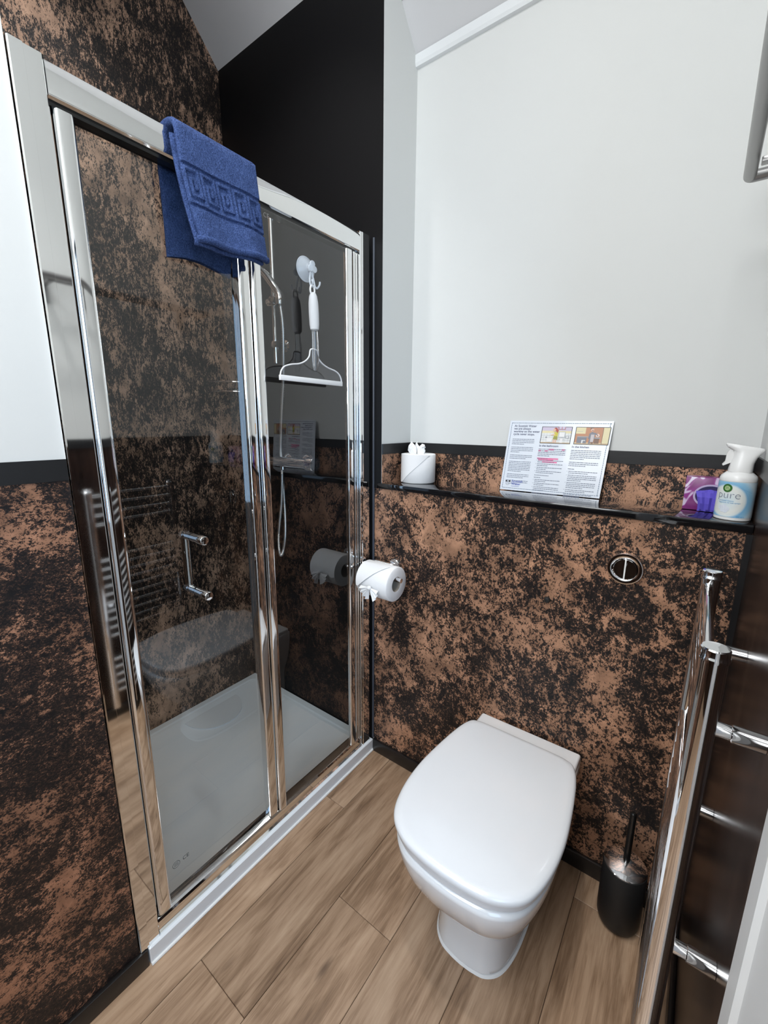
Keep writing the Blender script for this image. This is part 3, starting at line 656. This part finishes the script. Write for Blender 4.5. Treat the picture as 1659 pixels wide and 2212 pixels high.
# two cartoon pictures
pal = {'frame': (0.03, 0.03, 0.035), 'lilac': (0.62, 0.55, 0.70), 'cream': (0.80, 0.72, 0.45), 'tile': (0.78, 0.80, 0.80), 'grout': (0.35, 0.38, 0.42), 'skin': (0.80, 0.52, 0.40), 'hair': (0.42, 0.07, 0.05),
       'yellow': (0.62, 0.55, 0.06), 'olive': (0.33, 0.33, 0.06), 'white': (0.85, 0.85, 0.85), 'terra': (0.56, 0.27, 0.15), 'grey': (0.22, 0.23, 0.27), 'apron': (0.6, 0.55, 0.56), 'brownc': (0.22, 0.13, 0.09), 'floorc': (0.6, 0.45, 0.28)}
PK = list(pal); PM = [simple('print_'+k, pal[k], 0.4) for k in PK]
def pic(a0, a1, items):
    m_ = MB(); b0, b1 = CH-0.0725, CH-0.0185; w_, h_ = a1-a0, b1-b0
    lay = [0]
    def nx(): lay[0] += 1; return 0.0003+0.00004*lay[0]
    m_.mat(PK.index('frame')); crect(m_, a0, a1, b0, b1, nx())
    for it in items:
        m_.mat(PK.index(it[1])); l_ = nx()
        if it[0] == 'r': crect(m_, a0+it[2]*w_, a0+it[3]*w_, b0+it[4]*h_, b0+it[5]*h_, l_)
        elif it[0] == 'p': cpoly(m_, [(a0+x*w_, b0+y*h_) for x, y in it[2]], l_)
        else: cdisc(m_, a0+it[2]*w_, b0+it[3]*h_, it[4]*h_, l_, it[5] if len(it) > 5 else 1.0)
    return m_.build('picture', PM, card, 0)
bath = [('r', 'tile', .02, .98, .03, .62), ('r', 'cream', .02, .98, .62, .76), ('r', 'lilac', .02, .98, .76, .97), ('r', 'floorc', .02, .98, .03, .08)]
bath += [('r', 'grout', x, x+.004, .08, .62) for x in (.1, .2, .3, .4, .5, .6, .7, .8, .9)] + [('r', 'grout', .02, .98, y, y+.008) for y in (.22, .35, .48)]
bath += [('r', 'hair', .55, .78, .84, .99), ('r', 'lilac', .57, .66, .86, .99), ('r', 'lilac', .675, .765, .86, .99)]
bath += [('r', 'grout', .59, .80, .38, .70), ('r', 'white', .605, .785, .40, .68), ('c', 'grout', .70, .28, .115, .6), ('c', 'white', .70, .28, .10, .6), ('r', 'white', .66, .74, .06, .26), ('r', 'grout', .82, .93, .33, .46), ('r', 'white', .84, .91, .36, .44),
         ('p', 'grey', [(.18, .42), (.24, .34), (.20, .30), (.16, .36)]), ('p', 'white', [(.22, .10), (.20, .34), (.42, .34), (.38, .10)])]
bath += [('p', 'skin', [(.42, .06), (.44, .32), (.48, .32), (.47, .06)]), ('p', 'skin', [(.49, .06), (.50, .32), (.55, .32), (.53, .06)]), ('p', 'olive', [(.42, .26), (.44, .46), (.56, .46), (.57, .24)]), ('p', 'yellow', [(.43, .44), (.44, .66), (.50, .70), (.57, .64), (.56, .44)]),
         ('p', 'skin', [(.33, .48), (.34, .53), (.47, .58), (.48, .52)]), ('c', 'hair', .47, .84, .105), ('p', 'hair', [(.50, .90), (.57, .80), (.55, .62), (.49, .74)]), ('c', 'skin', .43, .80, .085)]
pic(0.108, 0.201, bath)
kit = [('r', 'cream', .02, .98, .03, .97), ('r', 'terra', .02, .80, .12, .97), ('r', 'cream', .02, .30, .62, .97), ('r', 'grout', .05, .22, .74, .755), ('r', 'floorc', .02, .98, .03, .10), ('r', 'cream', .80, .98, .10, .97), ('r', 'brownc', .79, .805, .05, .97),
       ('r', 'grey', .08, .36, .08, .44), ('r', 'grout', .08, .40, .42, .47), ('r', 'white', .22, .26, .08, .25), ('r', 'white', .22, .33, .22, .26),
       ('r', 'brownc', .58, .72, .08, .40), ('r', 'grout', .56, .74, .36, .42), ('c', 'white', .66, .54, .09), ('c', 'terra', .66, .53, .05), ('c', 'grout', .64, .70, .02),
       ('p', 'ink' if False else 'grey', [(.42, .06), (.44, .36), (.49, .36), (.48, .06)]), ('p', 'brownc', [(.50, .06), (.50, .36), (.57, .36), (.56, .06)]), ('p', 'grey', [(.40, .34), (.42, .64), (.50, .74), (.58, .64), (.58, .34)]), ('p', 'apron', [(.47, .16), (.47, .58), (.57, .58), (.56, .16)]),
       ('p', 'grey', [(.54, .62), (.66, .54), (.66, .60), (.56, .70)]), ('c', 'skin', .67, .58, .035), ('c', 'brownc', .47, .90, .085), ('c', 'skin', .49, .84, .085), ('p', 'brownc', [(.47, .82), (.52, .84), (.52, .80), (.48, .79)])]
pic(0.211, 0.309-0.0, kit)

# ------------------------------------------------------------------ tissue box
BX0, BX1, BY0, BY1, BZ1 = -0.024, 0.082, 1.392, 1.444, H1+0.088
t = thing('tissue_box', 'small purple tissue box at the right end of the ledge', 'tissue box', ((BX0+BX1)/2, (BY0+BY1)/2, H1))
def box_mat():
    m, nt, b = nm('purple_printed_card'); v = coords(nt)
    n = noise(nt, v, 22, 1, 0.4, 1.5)
    L(nt, ramp(nt, n, [(0.45, (0.20, 0.022, 0.17)), (0.57, (0.30, 0.05, 0.27)), (0.60, (0.66, 0.52, 0.72)), (0.68, (0.74, 0.66, 0.80))]), b.inputs['Base Color'])
    b.inputs['Roughness'].default_value = 0.3; return m
M['box'] = box_mat(); M['lilac_ring'] = simple('pale_lilac_print', (0.55, 0.45, 0.66), 0.35); M['box_in'] = simple('dark_violet_inside', (0.02, 0.012, 0.09), 0.6)
M['tissue_v'] = paint('violet_tissue', (0.115, 0.085, 0.55), 0.75, 90, 0.2)
MB().rbox(BX0, BX1, BY0, BY1, H1+0.0003, BZ1, 0.0012, 2).build('carton', M['box'], t)
oc = Vector((0.034, BY0-0.0002, H1+0.040))
def ell(rx, rz, y, n=40): return [(oc.x+rx*math.cos(2*PI*k/n), oc.y+y, oc.z+rz*math.sin(2*PI*k/n)) for k in range(n)]
MB().loft([ell(0.038, 0.031, 0), ell(0.038, 0.031, -0.0008), ell(0.0335, 0.0265, -0.0008), ell(0.0335, 0.0265, 0)], False, False, True, True).build('opening_ring', M['lilac_ring'], t, 30)
MB().loft([ell(0.0335, 0.0265, 0.0), ell(0.0335, 0.0265, -0.0005)]).build('opening', M['box_in'], t, 0)
rnd = random.Random(5); rows = []
path = [(0.036, -0.003, 0.012), (0.034, -0.010, 0.010), (0.030, -0.016, -0.002), (0.026, -0.017, -0.018), (0.025, -0.015, -0.034), (0.026, -0.013, -0.0390)]
NR = 11
for i, (hw, dy, dz) in enumerate(path):
    rows.append([(oc.x-0.002+hw*(2*k/(NR-1)-1)*(0.9 if i else 0.85), oc.y+dy+0.004*math.sin(k*1.9+i*0.7)*(0.4+0.5*rnd.random()), oc.z+dz+(0.006*(1-abs(2*k/(NR-1)-1)) if i == 0 else 0)) for k in range(NR)])
bk = [[(p[0], p[1]+0.0012, p[2]) for p in r] for r in reversed(rows)]
MB().loft(rows+bk, False, False, False, True).build('tissue', M['tissue_v'], t, 12)
MB().loft([[(oc.x+0.026*(2*k/10-1), oc.y-0.001-0.004*(1-abs(2*k/10-1))-0.003*(k % 2), oc.z+z+0.010*f*(1-abs(2*k/10-1))) for k in range(11)] for z, f in ((-0.012, 0), (-0.002, 0.5), (0.004, 1.0))], False, False, False).build('tissue', M['tissue_v'], t, 12)

# ------------------------------------------------------------------ spray bottle
px, py, pr = 0.079, 1.318, 0.0365
t = thing('spray_bottle', 'white and pale blue trigger spray can at the right end of the ledge', 'spray bottle', (px, py, H1))
def label_mat():
    m, nt, b = nm('pale_blue_printed_label')
    g = N(nt, 'ShaderNodeNewGeometry'); s_ = N(nt, 'ShaderNodeVectorMath', operation='SUBTRACT'); s_.inputs[1].default_value = (px-0.017, py-pr, H1+0.047); L(nt, g.outputs['Position'], s_.inputs[0])
    mp = N(nt, 'ShaderNodeMapping'); mp.inputs['Scale'].default_value = (1, 0.55, 0.95); L(nt, s_.outputs[0], mp.inputs['Vector'])
    ln = N(nt, 'ShaderNodeVectorMath', operation='LENGTH'); L(nt, mp.outputs[0], ln.inputs[0])
    d_ = math_n(nt, 'MULTIPLY', ln.outputs['Value'], 18.0)
    L(nt, ramp(nt, d_, [(0.0, (0.62, 0.76, 0.82)), (0.50, (0.82, 0.84, 0.80)), (0.62, (0.75, 0.82, 0.82)), (0.70, (0.23, 0.50, 0.75)), (0.86, (0.33, 0.60, 0.80)), (1.0, (0.62, 0.75, 0.83))]), b.inputs['Base Color'])
    b.inputs['Roughness'].default_value = 0.32; return m
M['label'] = label_mat(); M['green'] = simple('green_print', (0.03, 0.14, 0.02), 0.4); M['green_l'] = simple('light_green_print', (0.45, 0.62, 0.30), 0.4); M['cyan_ink'] = simple('sky_blue_print', (0.05, 0.30, 0.60), 0.5)
MB().lathe([(pr-0.003, 0), (pr-0.0005, 0.002), (pr-0.0005, 0.006), (pr-0.001, 0.093), (pr-0.0005, 0.0935), (pr-0.0005, 0.100), (pr-0.003, 0.106), (pr-0.010, 0.1125), (pr-0.013, 0.115)], (px, py, H1+0.0003), (0, 0, 1), 56).build('canister', M['white_plastic'], t)
MB().lathe([(pr, 0.0085), (pr, 0.0925)], (px, py, H1), (0, 0, 1), 72, False, False).build('label_sleeve', M['label'], t)
def head_sec(z, xl, xr, hw, tilt=0.0):
    out = []
    for k in range(32):
        a = 2*PI*k/32; c_, s_ = math.cos(a), math.sin(a)
        c2 = math.copysign(abs(c_)**0.75, c_); s2 = math.copysign(abs(s_)**0.75, s_); x = (xl+xr)/2+(xr-xl)/2*c2
        out.append((px+x, py+hw*s2, H1+z+tilt*(x)))
    return out
MB().loft([head_sec(0.1145, -0.0235, 0.0235, 0.0235), head_sec(0.120, -0.0235, 0.0235, 0.0235), head_sec(0.136, -0.021, 0.024, 0.0215), head_sec(0.150, -0.018, 0.028, 0.019), head_sec(0.162, -0.020, 0.033, 0.017, -0.16),
           head_sec(0.1685, -0.033, 0.0375, 0.0165, -0.16), head_sec(0.1735, -0.0345, 0.0385, 0.016, -0.16), head_sec(0.1765, -0.0325, 0.037, 0.0145, -0.16)]).build('spray_head', M['white_plastic'], t, 40)
mb = MB().prism([(-0.020, 0.166), (-0.014, 0.150), (-0.020, 0.136), (-0.034, 0.128), (-0.036, 0.131), (-0.031, 0.139), (-0.030, 0.158), (-0.026, 0.167)], (px, py+0.008, H1), (1, 0, 0), (0, 0, 1), 0.016)
mb.build('trigger', M['white_plastic'], t, 30)
def on_can(ang, z, l=0.0006): return Vector((px+(pr+l)*math.sin(ang), py-(pr+l)*math.cos(ang), H1+z))
def can_text(mb, s_, size, a0, z, weight=0):
    tmp = MB(); text_mb(tmp, s_, size, (0, 0, 0), (1, 0, 0), (0, 0, 1), 'LEFT', weight)
    mb.add([on_can(a0+v.x/pr, z+v.z) for v in tmp.v], tmp.f)
def can_disc(r, a, z, l, n=28): 
    m_ = MB(); m_.add([on_can(a, z, l)]+[on_can(a+r*math.cos(2*PI*k/n)/pr, z+r*math.sin(2*PI*k/n), l) for k in range(n)], [(0, 1+k, 1+(k+1) % n) for k in range(n)]); return m_
aC = -0.42       # the printed front faces a little to the left
can_disc(0.0098, aC-0.12, 0.0775, 0.0006).build('logo_disc', M['green'], t, 0)
lg = can_disc(0.0056, aC-0.12, 0.0775, 0.0009); lg.build('logo_centre', M['green_l'], t, 0)
mb = MB(); can_text(mb, 'AIR', 0.0042, aC-0.12-0.105, 0.0780); can_text(mb, 'WICK', 0.0036, aC-0.12-0.12, 0.0748); mb.v = [Vector((px, py, v.z))+(Vector((v.x, v.y, v.z))-Vector((px, py, v.z)))*1.012 for v in mb.v]
mb.build('logo_lettering', M['ink_black'], t, 0)
mb = MB(); can_text(mb, 'pure', 0.0255, aC-0.66, 0.0535, -0.00045); mb.build('product_lettering', M['ink_grey'], t, 0)
mb = MB(); can_text(mb, 'increased intense', 0.0044, aC-0.52, 0.0465); can_text(mb, 'fragrance, no wet sprays', 0.0044, aC-0.52, 0.0420); mb.build('small_print', M['cyan_ink'], t, 0); mb = MB()
can_text(mb, '250 ml e', 0.0046, aC+0.55, 0.0100)
mb.build('small_print', M['cyan_ink'], t, 0); mb = MB()
for k in range(9): can_text(mb, '-', 0.006, aC+0.45+0.09*k, 0.0790-0.0014*k)
mb.build('small_print', M['cyan_ink'], t, 0)
mb = MB()
for a_, z_, r_ in ((-0.25, 0.030, 0.0055), (-0.05, 0.032, 0.0060), (0.12, 0.028, 0.0055), (-0.12, 0.024, 0.005), (0.05, 0.023, 0.005)): 
    q = can_disc(r_, aC+a_-0.1, z_, 0.0005+0.0001*abs(a_), 14); mb.add(q.v, q.f)
mb.build('cotton_motif', M['laminate'], t, 0)

# ------------------------------------------------------------------ towel over the rail
t = thing('towel', 'blue towel with a square-spiral border folded over the shower rail', 'towel', (-1.0, 0.66, 1.78))
# centre line of the cloth in (x, z): inner drop, over the rail, outer drop
def towel_path(s_, ins=0.0):
    # s_ across the width 0..1; returns list of points along the length
    pts = []
    yi0, yi1 = 0.556, 0.745; yo0t, yo1t = 0.560, 0.772
    w = lambda a, b: a+(b-a)*s_
    inner_x = -1.056
    ib = 1.772+0.012*math.sin(3.1*s_)-0.006*s_
    for k in range(8):
        f = k/7; z = ib+(2.000-ib)*f
        pts.append((inner_x+0.004*math.sin(6*s_+3*f)*(1-f)+0.006*f, w(0.568-0.006*f, 0.735+0.028*f), z))
    for k in range(1, 8):
        a = PI-PI*k/8
        pts.append((-1.0105+0.0395*math.cos(a), w(0.561, 0.768), 2.002+0.0205*math.sin(a)))
    ob = 1.790-0.004*math.sin(PI*s_)+0.010*s_
    for k in range(0, 131):
        f = k/130; z = 2.000-(2.000-ob)*f
        fold = 0.0065*math.sin(9.5*s_+0.8)*f + 0.010*math.sin(PI*s_)*f*f
        pts.append((-0.9710+0.0200*f+fold-ins*0, w(0.562+0.026*f*f, 0.766+0.007*f+0.002*f*f), z))
    return pts
NS = 112
ZT_K, ZB_K = 1.926, 1.862
def seg_d(p, a, b_):
    vx, vy = b_[0]-a[0], b_[1]-a[1]; l2 = vx*vx+vy*vy; f = max(0, min(1, ((p[0]-a[0])*vx+(p[1]-a[1])*vy)/l2)) if l2 else 0
    return math.hypot(p[0]-a[0]-f*vx, p[1]-a[1]-f*vy)
KEY = []; hk = ZT_K-ZB_K; wk = 0.0412
for q in range(-1, 6):
    c_ = [0.004+q*wk+f*wk for f in (0.0, 0.27, 0.52, 0.77, 1.0)]; r_ = [ZB_K+f*hk for f in (0, 0.22, 0.46, 0.70, 1.0)]
    p_ = [(c_[0], r_[0]), (c_[0], r_[4]), (c_[3], r_[4]), (c_[3], r_[1]), (c_[1], r_[1]), (c_[1], r_[3]), (c_[2], r_[3]), (c_[2], r_[2])]
    KEY += list(zip(p_[:-1], p_[1:])) + [((c_[0], r_[0]), (c_[4], r_[0])), ((c_[3], r_[4]), (c_[3], r_[4]))]
def relief(a, z):
    # depth below the pile: grooves between the flat woven ribs of the key border
    u = a*0.212
    if z > ZT_K+0.010 or z < ZB_K-0.010: return 0.0
    if z > ZT_K+0.0058 or z < ZB_K-0.0058: return -0.0050
    d_ = min(seg_d((u, z), *k_) for k_ in KEY)
    return -0.0004 if d_ < 0.0032 else -0.0004-0.0048*min(1, (d_-0.0032)/0.0011)
def sheet(k0=0):
    return [[Vector(p) for p in towel_path(i/NS)][k0:] for i in range(NS+1)]
def solid_sheet(cols, th, rel=False):
    n, m_ = len(cols), len(cols[0]); front = []; back = []
    for i in range(n):
        fr, bk_ = [], []
        for j in range(m_):
            du = cols[min(i+1, n-1)][j]-cols[max(i-1, 0)][j]; dv = cols[i][min(j+1, m_-1)]-cols[i][max(j-1, 0)]
            nn = du.cross(dv).normalized()
            if nn.length < .5: nn = Vector((1, 0, 0))
            e = min(i, n-1-i)*0.212/NS; k_ = math.sqrt(max(0.12, 1-(1-min(1, e/0.006))**2))
            r_ = relief(i/n, cols[i][j].z) if rel and j >= JO else 0.0
            fr.append(cols[i][j]-nn*(th*0.5*k_+r_)); bk_.append(cols[i][j]+nn*th*0.5*k_)
        front.append(fr); back.append(bk_)
    return MB().loft([front[i]+list(reversed(back[i])) for i in range(n)]), front, back
JO = 15                   # first row of the outer drop
cols = sheet()
mb, OUT, _ = solid_sheet(cols, 0.013, True); mb.build('cloth', M['towel'], t, 60)
# inner folded layer behind the outer drop, a little wider to the left
cols2 = [[Vector((p.x-0.0105, p.y-0.006, p.z-0.004)) for p in c_] for c_ in sheet(19)]
mb, _, _ = solid_sheet(cols2, 0.009); mb.build('folded_layer', M['towel'], t, 60)
mb = MB()
hp = [OUT[i][-1]+Vector((-0.004, 0, 0.001)) for i in range(NS+1)]
mb.tube(hp, 0.0075, 12)
hp2 = [cols2[i][-1]+Vector((-0.002, 0, 0.000)) for i in range(NS+1)]; mb.tube(hp2, 0.006, 12)
mb.build('hem', M['towel'], t, 60)

# ------------------------------------------------------------------ suction hook and squeegee on the fixed pane
GX = -1.0019
t = thing('suction_hook', 'clear suction cup hook stuck on the right glass pane', 'suction hook', (GX, 0.953, 1.80))
hc = Vector((GX+0.0003, 0.952, 1.836))
MB().lathe([(0.0345, 0), (0.0350, 0.0015), (0.0335, 0.003), (0.0315, 0.0032), (0.030, 0.0045), (0.022, 0.013), (0.013, 0.018), (0.011, 0.024), (0.006, 0.025)], hc, (1, 0, 0), 44).build('suction_cup', M['cup'], t)
mb = MB()
for a_ in (90, 210, 330):
    mb.lathe([(0.004, 0), (0.0085, 0.001), (0.0095, 0.004), (0.0085, 0.007), (0.004, 0.008)], hc+Vector((0.026, 0.0085*math.cos(math.radians(a_)), 0.0085*math.sin(math.radians(a_)))), (1, 0, 0), 20)
mb.build('flower_knob', M['cup'], t)
for sy in (-1, 1):
    pts = catmull([hc+Vector((0.024, 0.002*sy, -0.012)), hc+Vector((0.026, 0.008*sy, -0.032)), hc+Vector((0.030, 0.009*sy, -0.050)), hc+Vector((0.036, 0.011*sy, -0.055)), hc+Vector((0.043, 0.014*sy, -0.047)), hc+Vector((0.044, 0.015*sy, -0.038))], 5)
    MB().tube(pts, 0.0026, 10).build('hook', M['cup'], t)
MB().tube([hc+Vector((0.0365, -0.012, -0.0545)), hc+Vector((0.0365, 0.012, -0.0545))], 0.0024, 10).build('hook_bar', M['cup'], t)
t = thing('squeegee', 'clear squeegee with grey foam grip hanging on the suction hook', 'squeegee', (-0.963, 0.94, 1.515))
qx = hc.x+0.0365; qy = 0.9435
MB().tube([(qx+0.0, qy+0.0085*math.cos(2*PI*k/24), 1.772+0.0125*math.sin(2*PI*k/24)) for k in range(24)], 0.0026, 8, True, True).build('hanging_loop', M['white_plastic'], t)
MB().lathe([(0.0075, 0), (0.0125, 0.004), (0.0142, 0.018), (0.0148, 0.050), (0.0142, 0.075), (0.0118, 0.093), (0.008, 0.102), (0.004, 0.1045)], (qx, qy+0.005, 1.662), (0, -0.03, 1), 28).build('foam_grip', M['foam'], t)
MB().tube([(qx, qy+0.005, 1.668), (qx, qy+0.007, 1.63), (qx, qy+0.006, 1.595), (qx+0.002, qy+0.003, 1.565), (qx+0.003, qy+0.001, 1.548)], [0.0085, 0.0092, 0.0102, 0.0100, 0.005], 16).build('shaft', M['acrylic'], t)
hp = [(-0.131, 0), (-0.127, 0.012), (-0.115, 0.024), (-0.090, 0.032), (-0.060, 0.037), (-0.036, 0.047), (-0.020, 0.062), (-0.013, 0.082), (0.010, 0.082), (0.016, 0.062), (0.034, 0.047), (0.060, 0.037), (0.090, 0.031), (0.108, 0.022), (0.117, 0.010), (0.119, 0)]
hp = [(p.x, p.y) for p in catmull([(a, b, 0) for a, b in hp], 4)]
MB().prism(hp, (qx-0.002, qy, 1.526), (0, 1, 0), (0, 0, 1), 0.004).build('blade_holder', M['acrylic_thin'], t, 30)
P = [Vector((qx, qy+a, 1.526+b)) for a, b in hp]; MB().tube(P, 0.0022, 8).build('holder_edge', M['blade'], t)
MB().rbox(qx-0.004, qx+0.004, qy-0.134, qy+0.121, 1.512, 1.5265, 0.0015, 2).build('blade', M['blade'], t)

# ------------------------------------------------------------------ shower fittings on the black end wall
t = thing('shower_riser_rail', 'chrome shower riser rail on the black shower wall', 'shower rail', (-1.450, YB, 1.63))
MB().tube([(-1.450, 1.203, 1.632), (-1.450, 1.203, 2.215)], 0.0095, 20).build('rail', M['chrome'], t)
for z in (1.706, 2.190):
    MB().lathe([(0.024, 0), (0.024, 0.007), (0.014, 0.012), (0.012, 0.042), (0.0145, 0.048), (0.0145, 0.068), (0.011, 0.070)], (-1.450, YB-0.0005, z), (0, -1, 0), 28).build('wall_bracket', M['chrome'], t)
MB().lathe([(0.016, 0), (0.0175, 0.004), (0.0175, 0.055), (0.016, 0.060)], (-1.482, 1.203, 1.868), (1, 0, 0.0), 28).lathe([(0.012, 0), (0.012, 0.035)], (-1.434, 1.200, 1.866), (0.35, -0.9, 0), 20).build('sliding_holder', M['chrome'], t)
hs = thing('hand_shower', 'white and chrome hand shower with ribbed hose in the shower', 'hand shower', (-1.42, 1.17, 0.81))
hpth = catmull([(-1.420, 1.150, 1.800+0.03), (-1.4225, 1.148, 1.862), (-1.437, 1.146, 1.905), (-1.475, 1.135, 1.955), (-1.535, 1.115, 2.010), (-1.590, 1.095, 2.045)], 6)
hpth = [Vector((p.x+0.065, p.y, p.z)) if False else p for p in hpth]
hand = [(-1.350, 1.150, 1.840), (-1.356, 1.149, 1.868), (-1.386, 1.147, 1.906), (-1.425, 1.145, 1.948), (-1.480, 1.135, 1.992), (-1.545, 1.118, 2.020)]
hp = catmull(hand, 6); MB().tube(hp, [0.0125+0.002*math.sin(PI*i/(len(hp)-1)) for i in range(len(hp))], 18).build('handle', M['chrome'], hs)
MB().lathe([(0.020, 0), (0.050, 0.010), (0.056, 0.022), (0.056, 0.030), (0.050, 0.032)], (-1.590, 1.108, 2.045), (-0.35, -0.45, -0.8), 36).build('spray_head', M['white_plastic'], hs)
MB().lathe([(0.0135, 0), (0.0155, 0.01), (0.0155, 0.03), (0.013, 0.034)], (-1.352, 1.150, 1.832), (-0.05, 0, 1), 20).build('hose_nut', M['chrome'], hs)
hose = catmull([(-1.435, 1.196, 1.196), (-1.436, 1.193, 1.13), (-1.441, 1.190, 1.055), (-1.452, 1.183, 0.96), (-1.459, 1.180, 0.892), (-1.456, 1.178, 0.838), (-1.446, 1.177, 0.816), (-1.434, 1.180, 0.832), (-1.424, 1.188, 0.90), (-1.436, 1.203, 0.98), (-1.464, 1.224, 1.09), (-1.484, 1.236, 1.19), (-1.488, 1.237, 1.27), (-1.462, 1.222, 1.36), (-1.425, 1.200, 1.45), (-1.385, 1.180, 1.56), (-1.360, 1.165, 1.66), (-1.346, 1.155, 1.76), (-1.351, 1.150, 1.836)], 24)
MB().tube(hose, [0.0068 if i % 2 else 0.0052 for i in range(len(hose))], 10).build('hose', M['hose'], hs, 60)
t = thing('shower_mixer', 'chrome bar shower mixer on the black shower wall', 'shower mixer', (-1.40, YB, 1.205))
MB().lathe([(0.021, 0), (0.0215, 0.003), (0.0215, 0.24), (0.021, 0.243)], (-1.525, 1.202, 1.230), (1, 0, 0), 32).build('body', M['chrome'], t)
for x, d_ in ((-1.282, 1), (-1.525, -1)):
    k_ = MB().lathe([(0.022, 0), (0.0285, 0.003), (0.0295, 0.007), (0.0295, 0.040), (0.0275, 0.0435), (0.010, 0.044)], (x, 1.202, 1.230), (d_, 0, 0), 36).build('control_knob', M['chrome'], t)
    MB().rbox(x+d_*0.022-0.006, x+d_*0.022+0.006, 1.198, 1.206, 1.258, 1.268, 0.002, 2).build('safety_tab', M['chrome'], k_)
for x in (-1.345, -1.465):
    MB().lathe([(0.031, 0), (0.031, 0.006), (0.024, 0.012), (0.016, 0.014), (0.016, 0.045)], (x, YB-0.0005, 1.230), (0, -1, 0), 32).build('wall_union', M['chrome'], t)
MB().lathe([(0.010, 0), (0.010, 0.015)], (-1.435, 1.200, 1.197), (0, 0, 1), 18).build('hose_outlet', M['chrome'], t)
t = thing('corner_shelf', 'small glass corner shelf with chrome rails inside the shower', 'corner shelf', (XB+0.06, YB-0.06, 1.528))
cc_ = (XB+0.001, YB-0.001, 0)
P = [Vector((cc_[0], cc_[1], 1.530))]+[Vector((cc_[0]+0.155*math.sin(a), cc_[1]-0.155*math.cos(a), 1.530)) for a in [PI/2*k/20 for k in range(21)]]
MB().loft([P, [p+Vector((0, 0, 0.006)) for p in P]]).build('glass_plate', M['acrylic_thin'], t, 0)
for z in (1.527, 1.568):
    MB().tube([(cc_[0]+0.157*math.sin(a), cc_[1]-0.157*math.cos(a), z) for a in [PI/2*k/24 for k in range(25)]], 0.0035, 10).build('rail', M['chrome'], t)

# ------------------------------------------------------------------ grey metal towel shelf high on the right wall
t = thing('towel_shelf', 'grey metal wall rack at the upper right corner', 'towel rack', (0.06, 0.93, 1.84))
ya, yb_, zz = 0.54, 1.288, 1.915
MB().tube(fillet([(XR-0.002, ya, zz), (0.006, ya, zz), (0.006, yb_, zz), (XR-0.002, yb_, zz)], 0.010, 6), 0.0115, 18).build('front_rail', M['steel'], t)
MB().tube([(0.062, ya+0.01, zz), (0.062, yb_-0.01, zz)], 0.007, 12).build('inner_rail', M['steel'], t)
for y in (ya+0.09, yb_-0.09):
    MB().rbox(0.020, XR-0.0005, y-0.010, y+0.010, zz-0.018, zz-0.008, 0.002, 2).rbox(XR-0.008, XR-0.0005, y-0.014, y+0.014, zz-0.075, zz+0.012, 0.002, 2).build('wall_bracket', M['steel'], t)
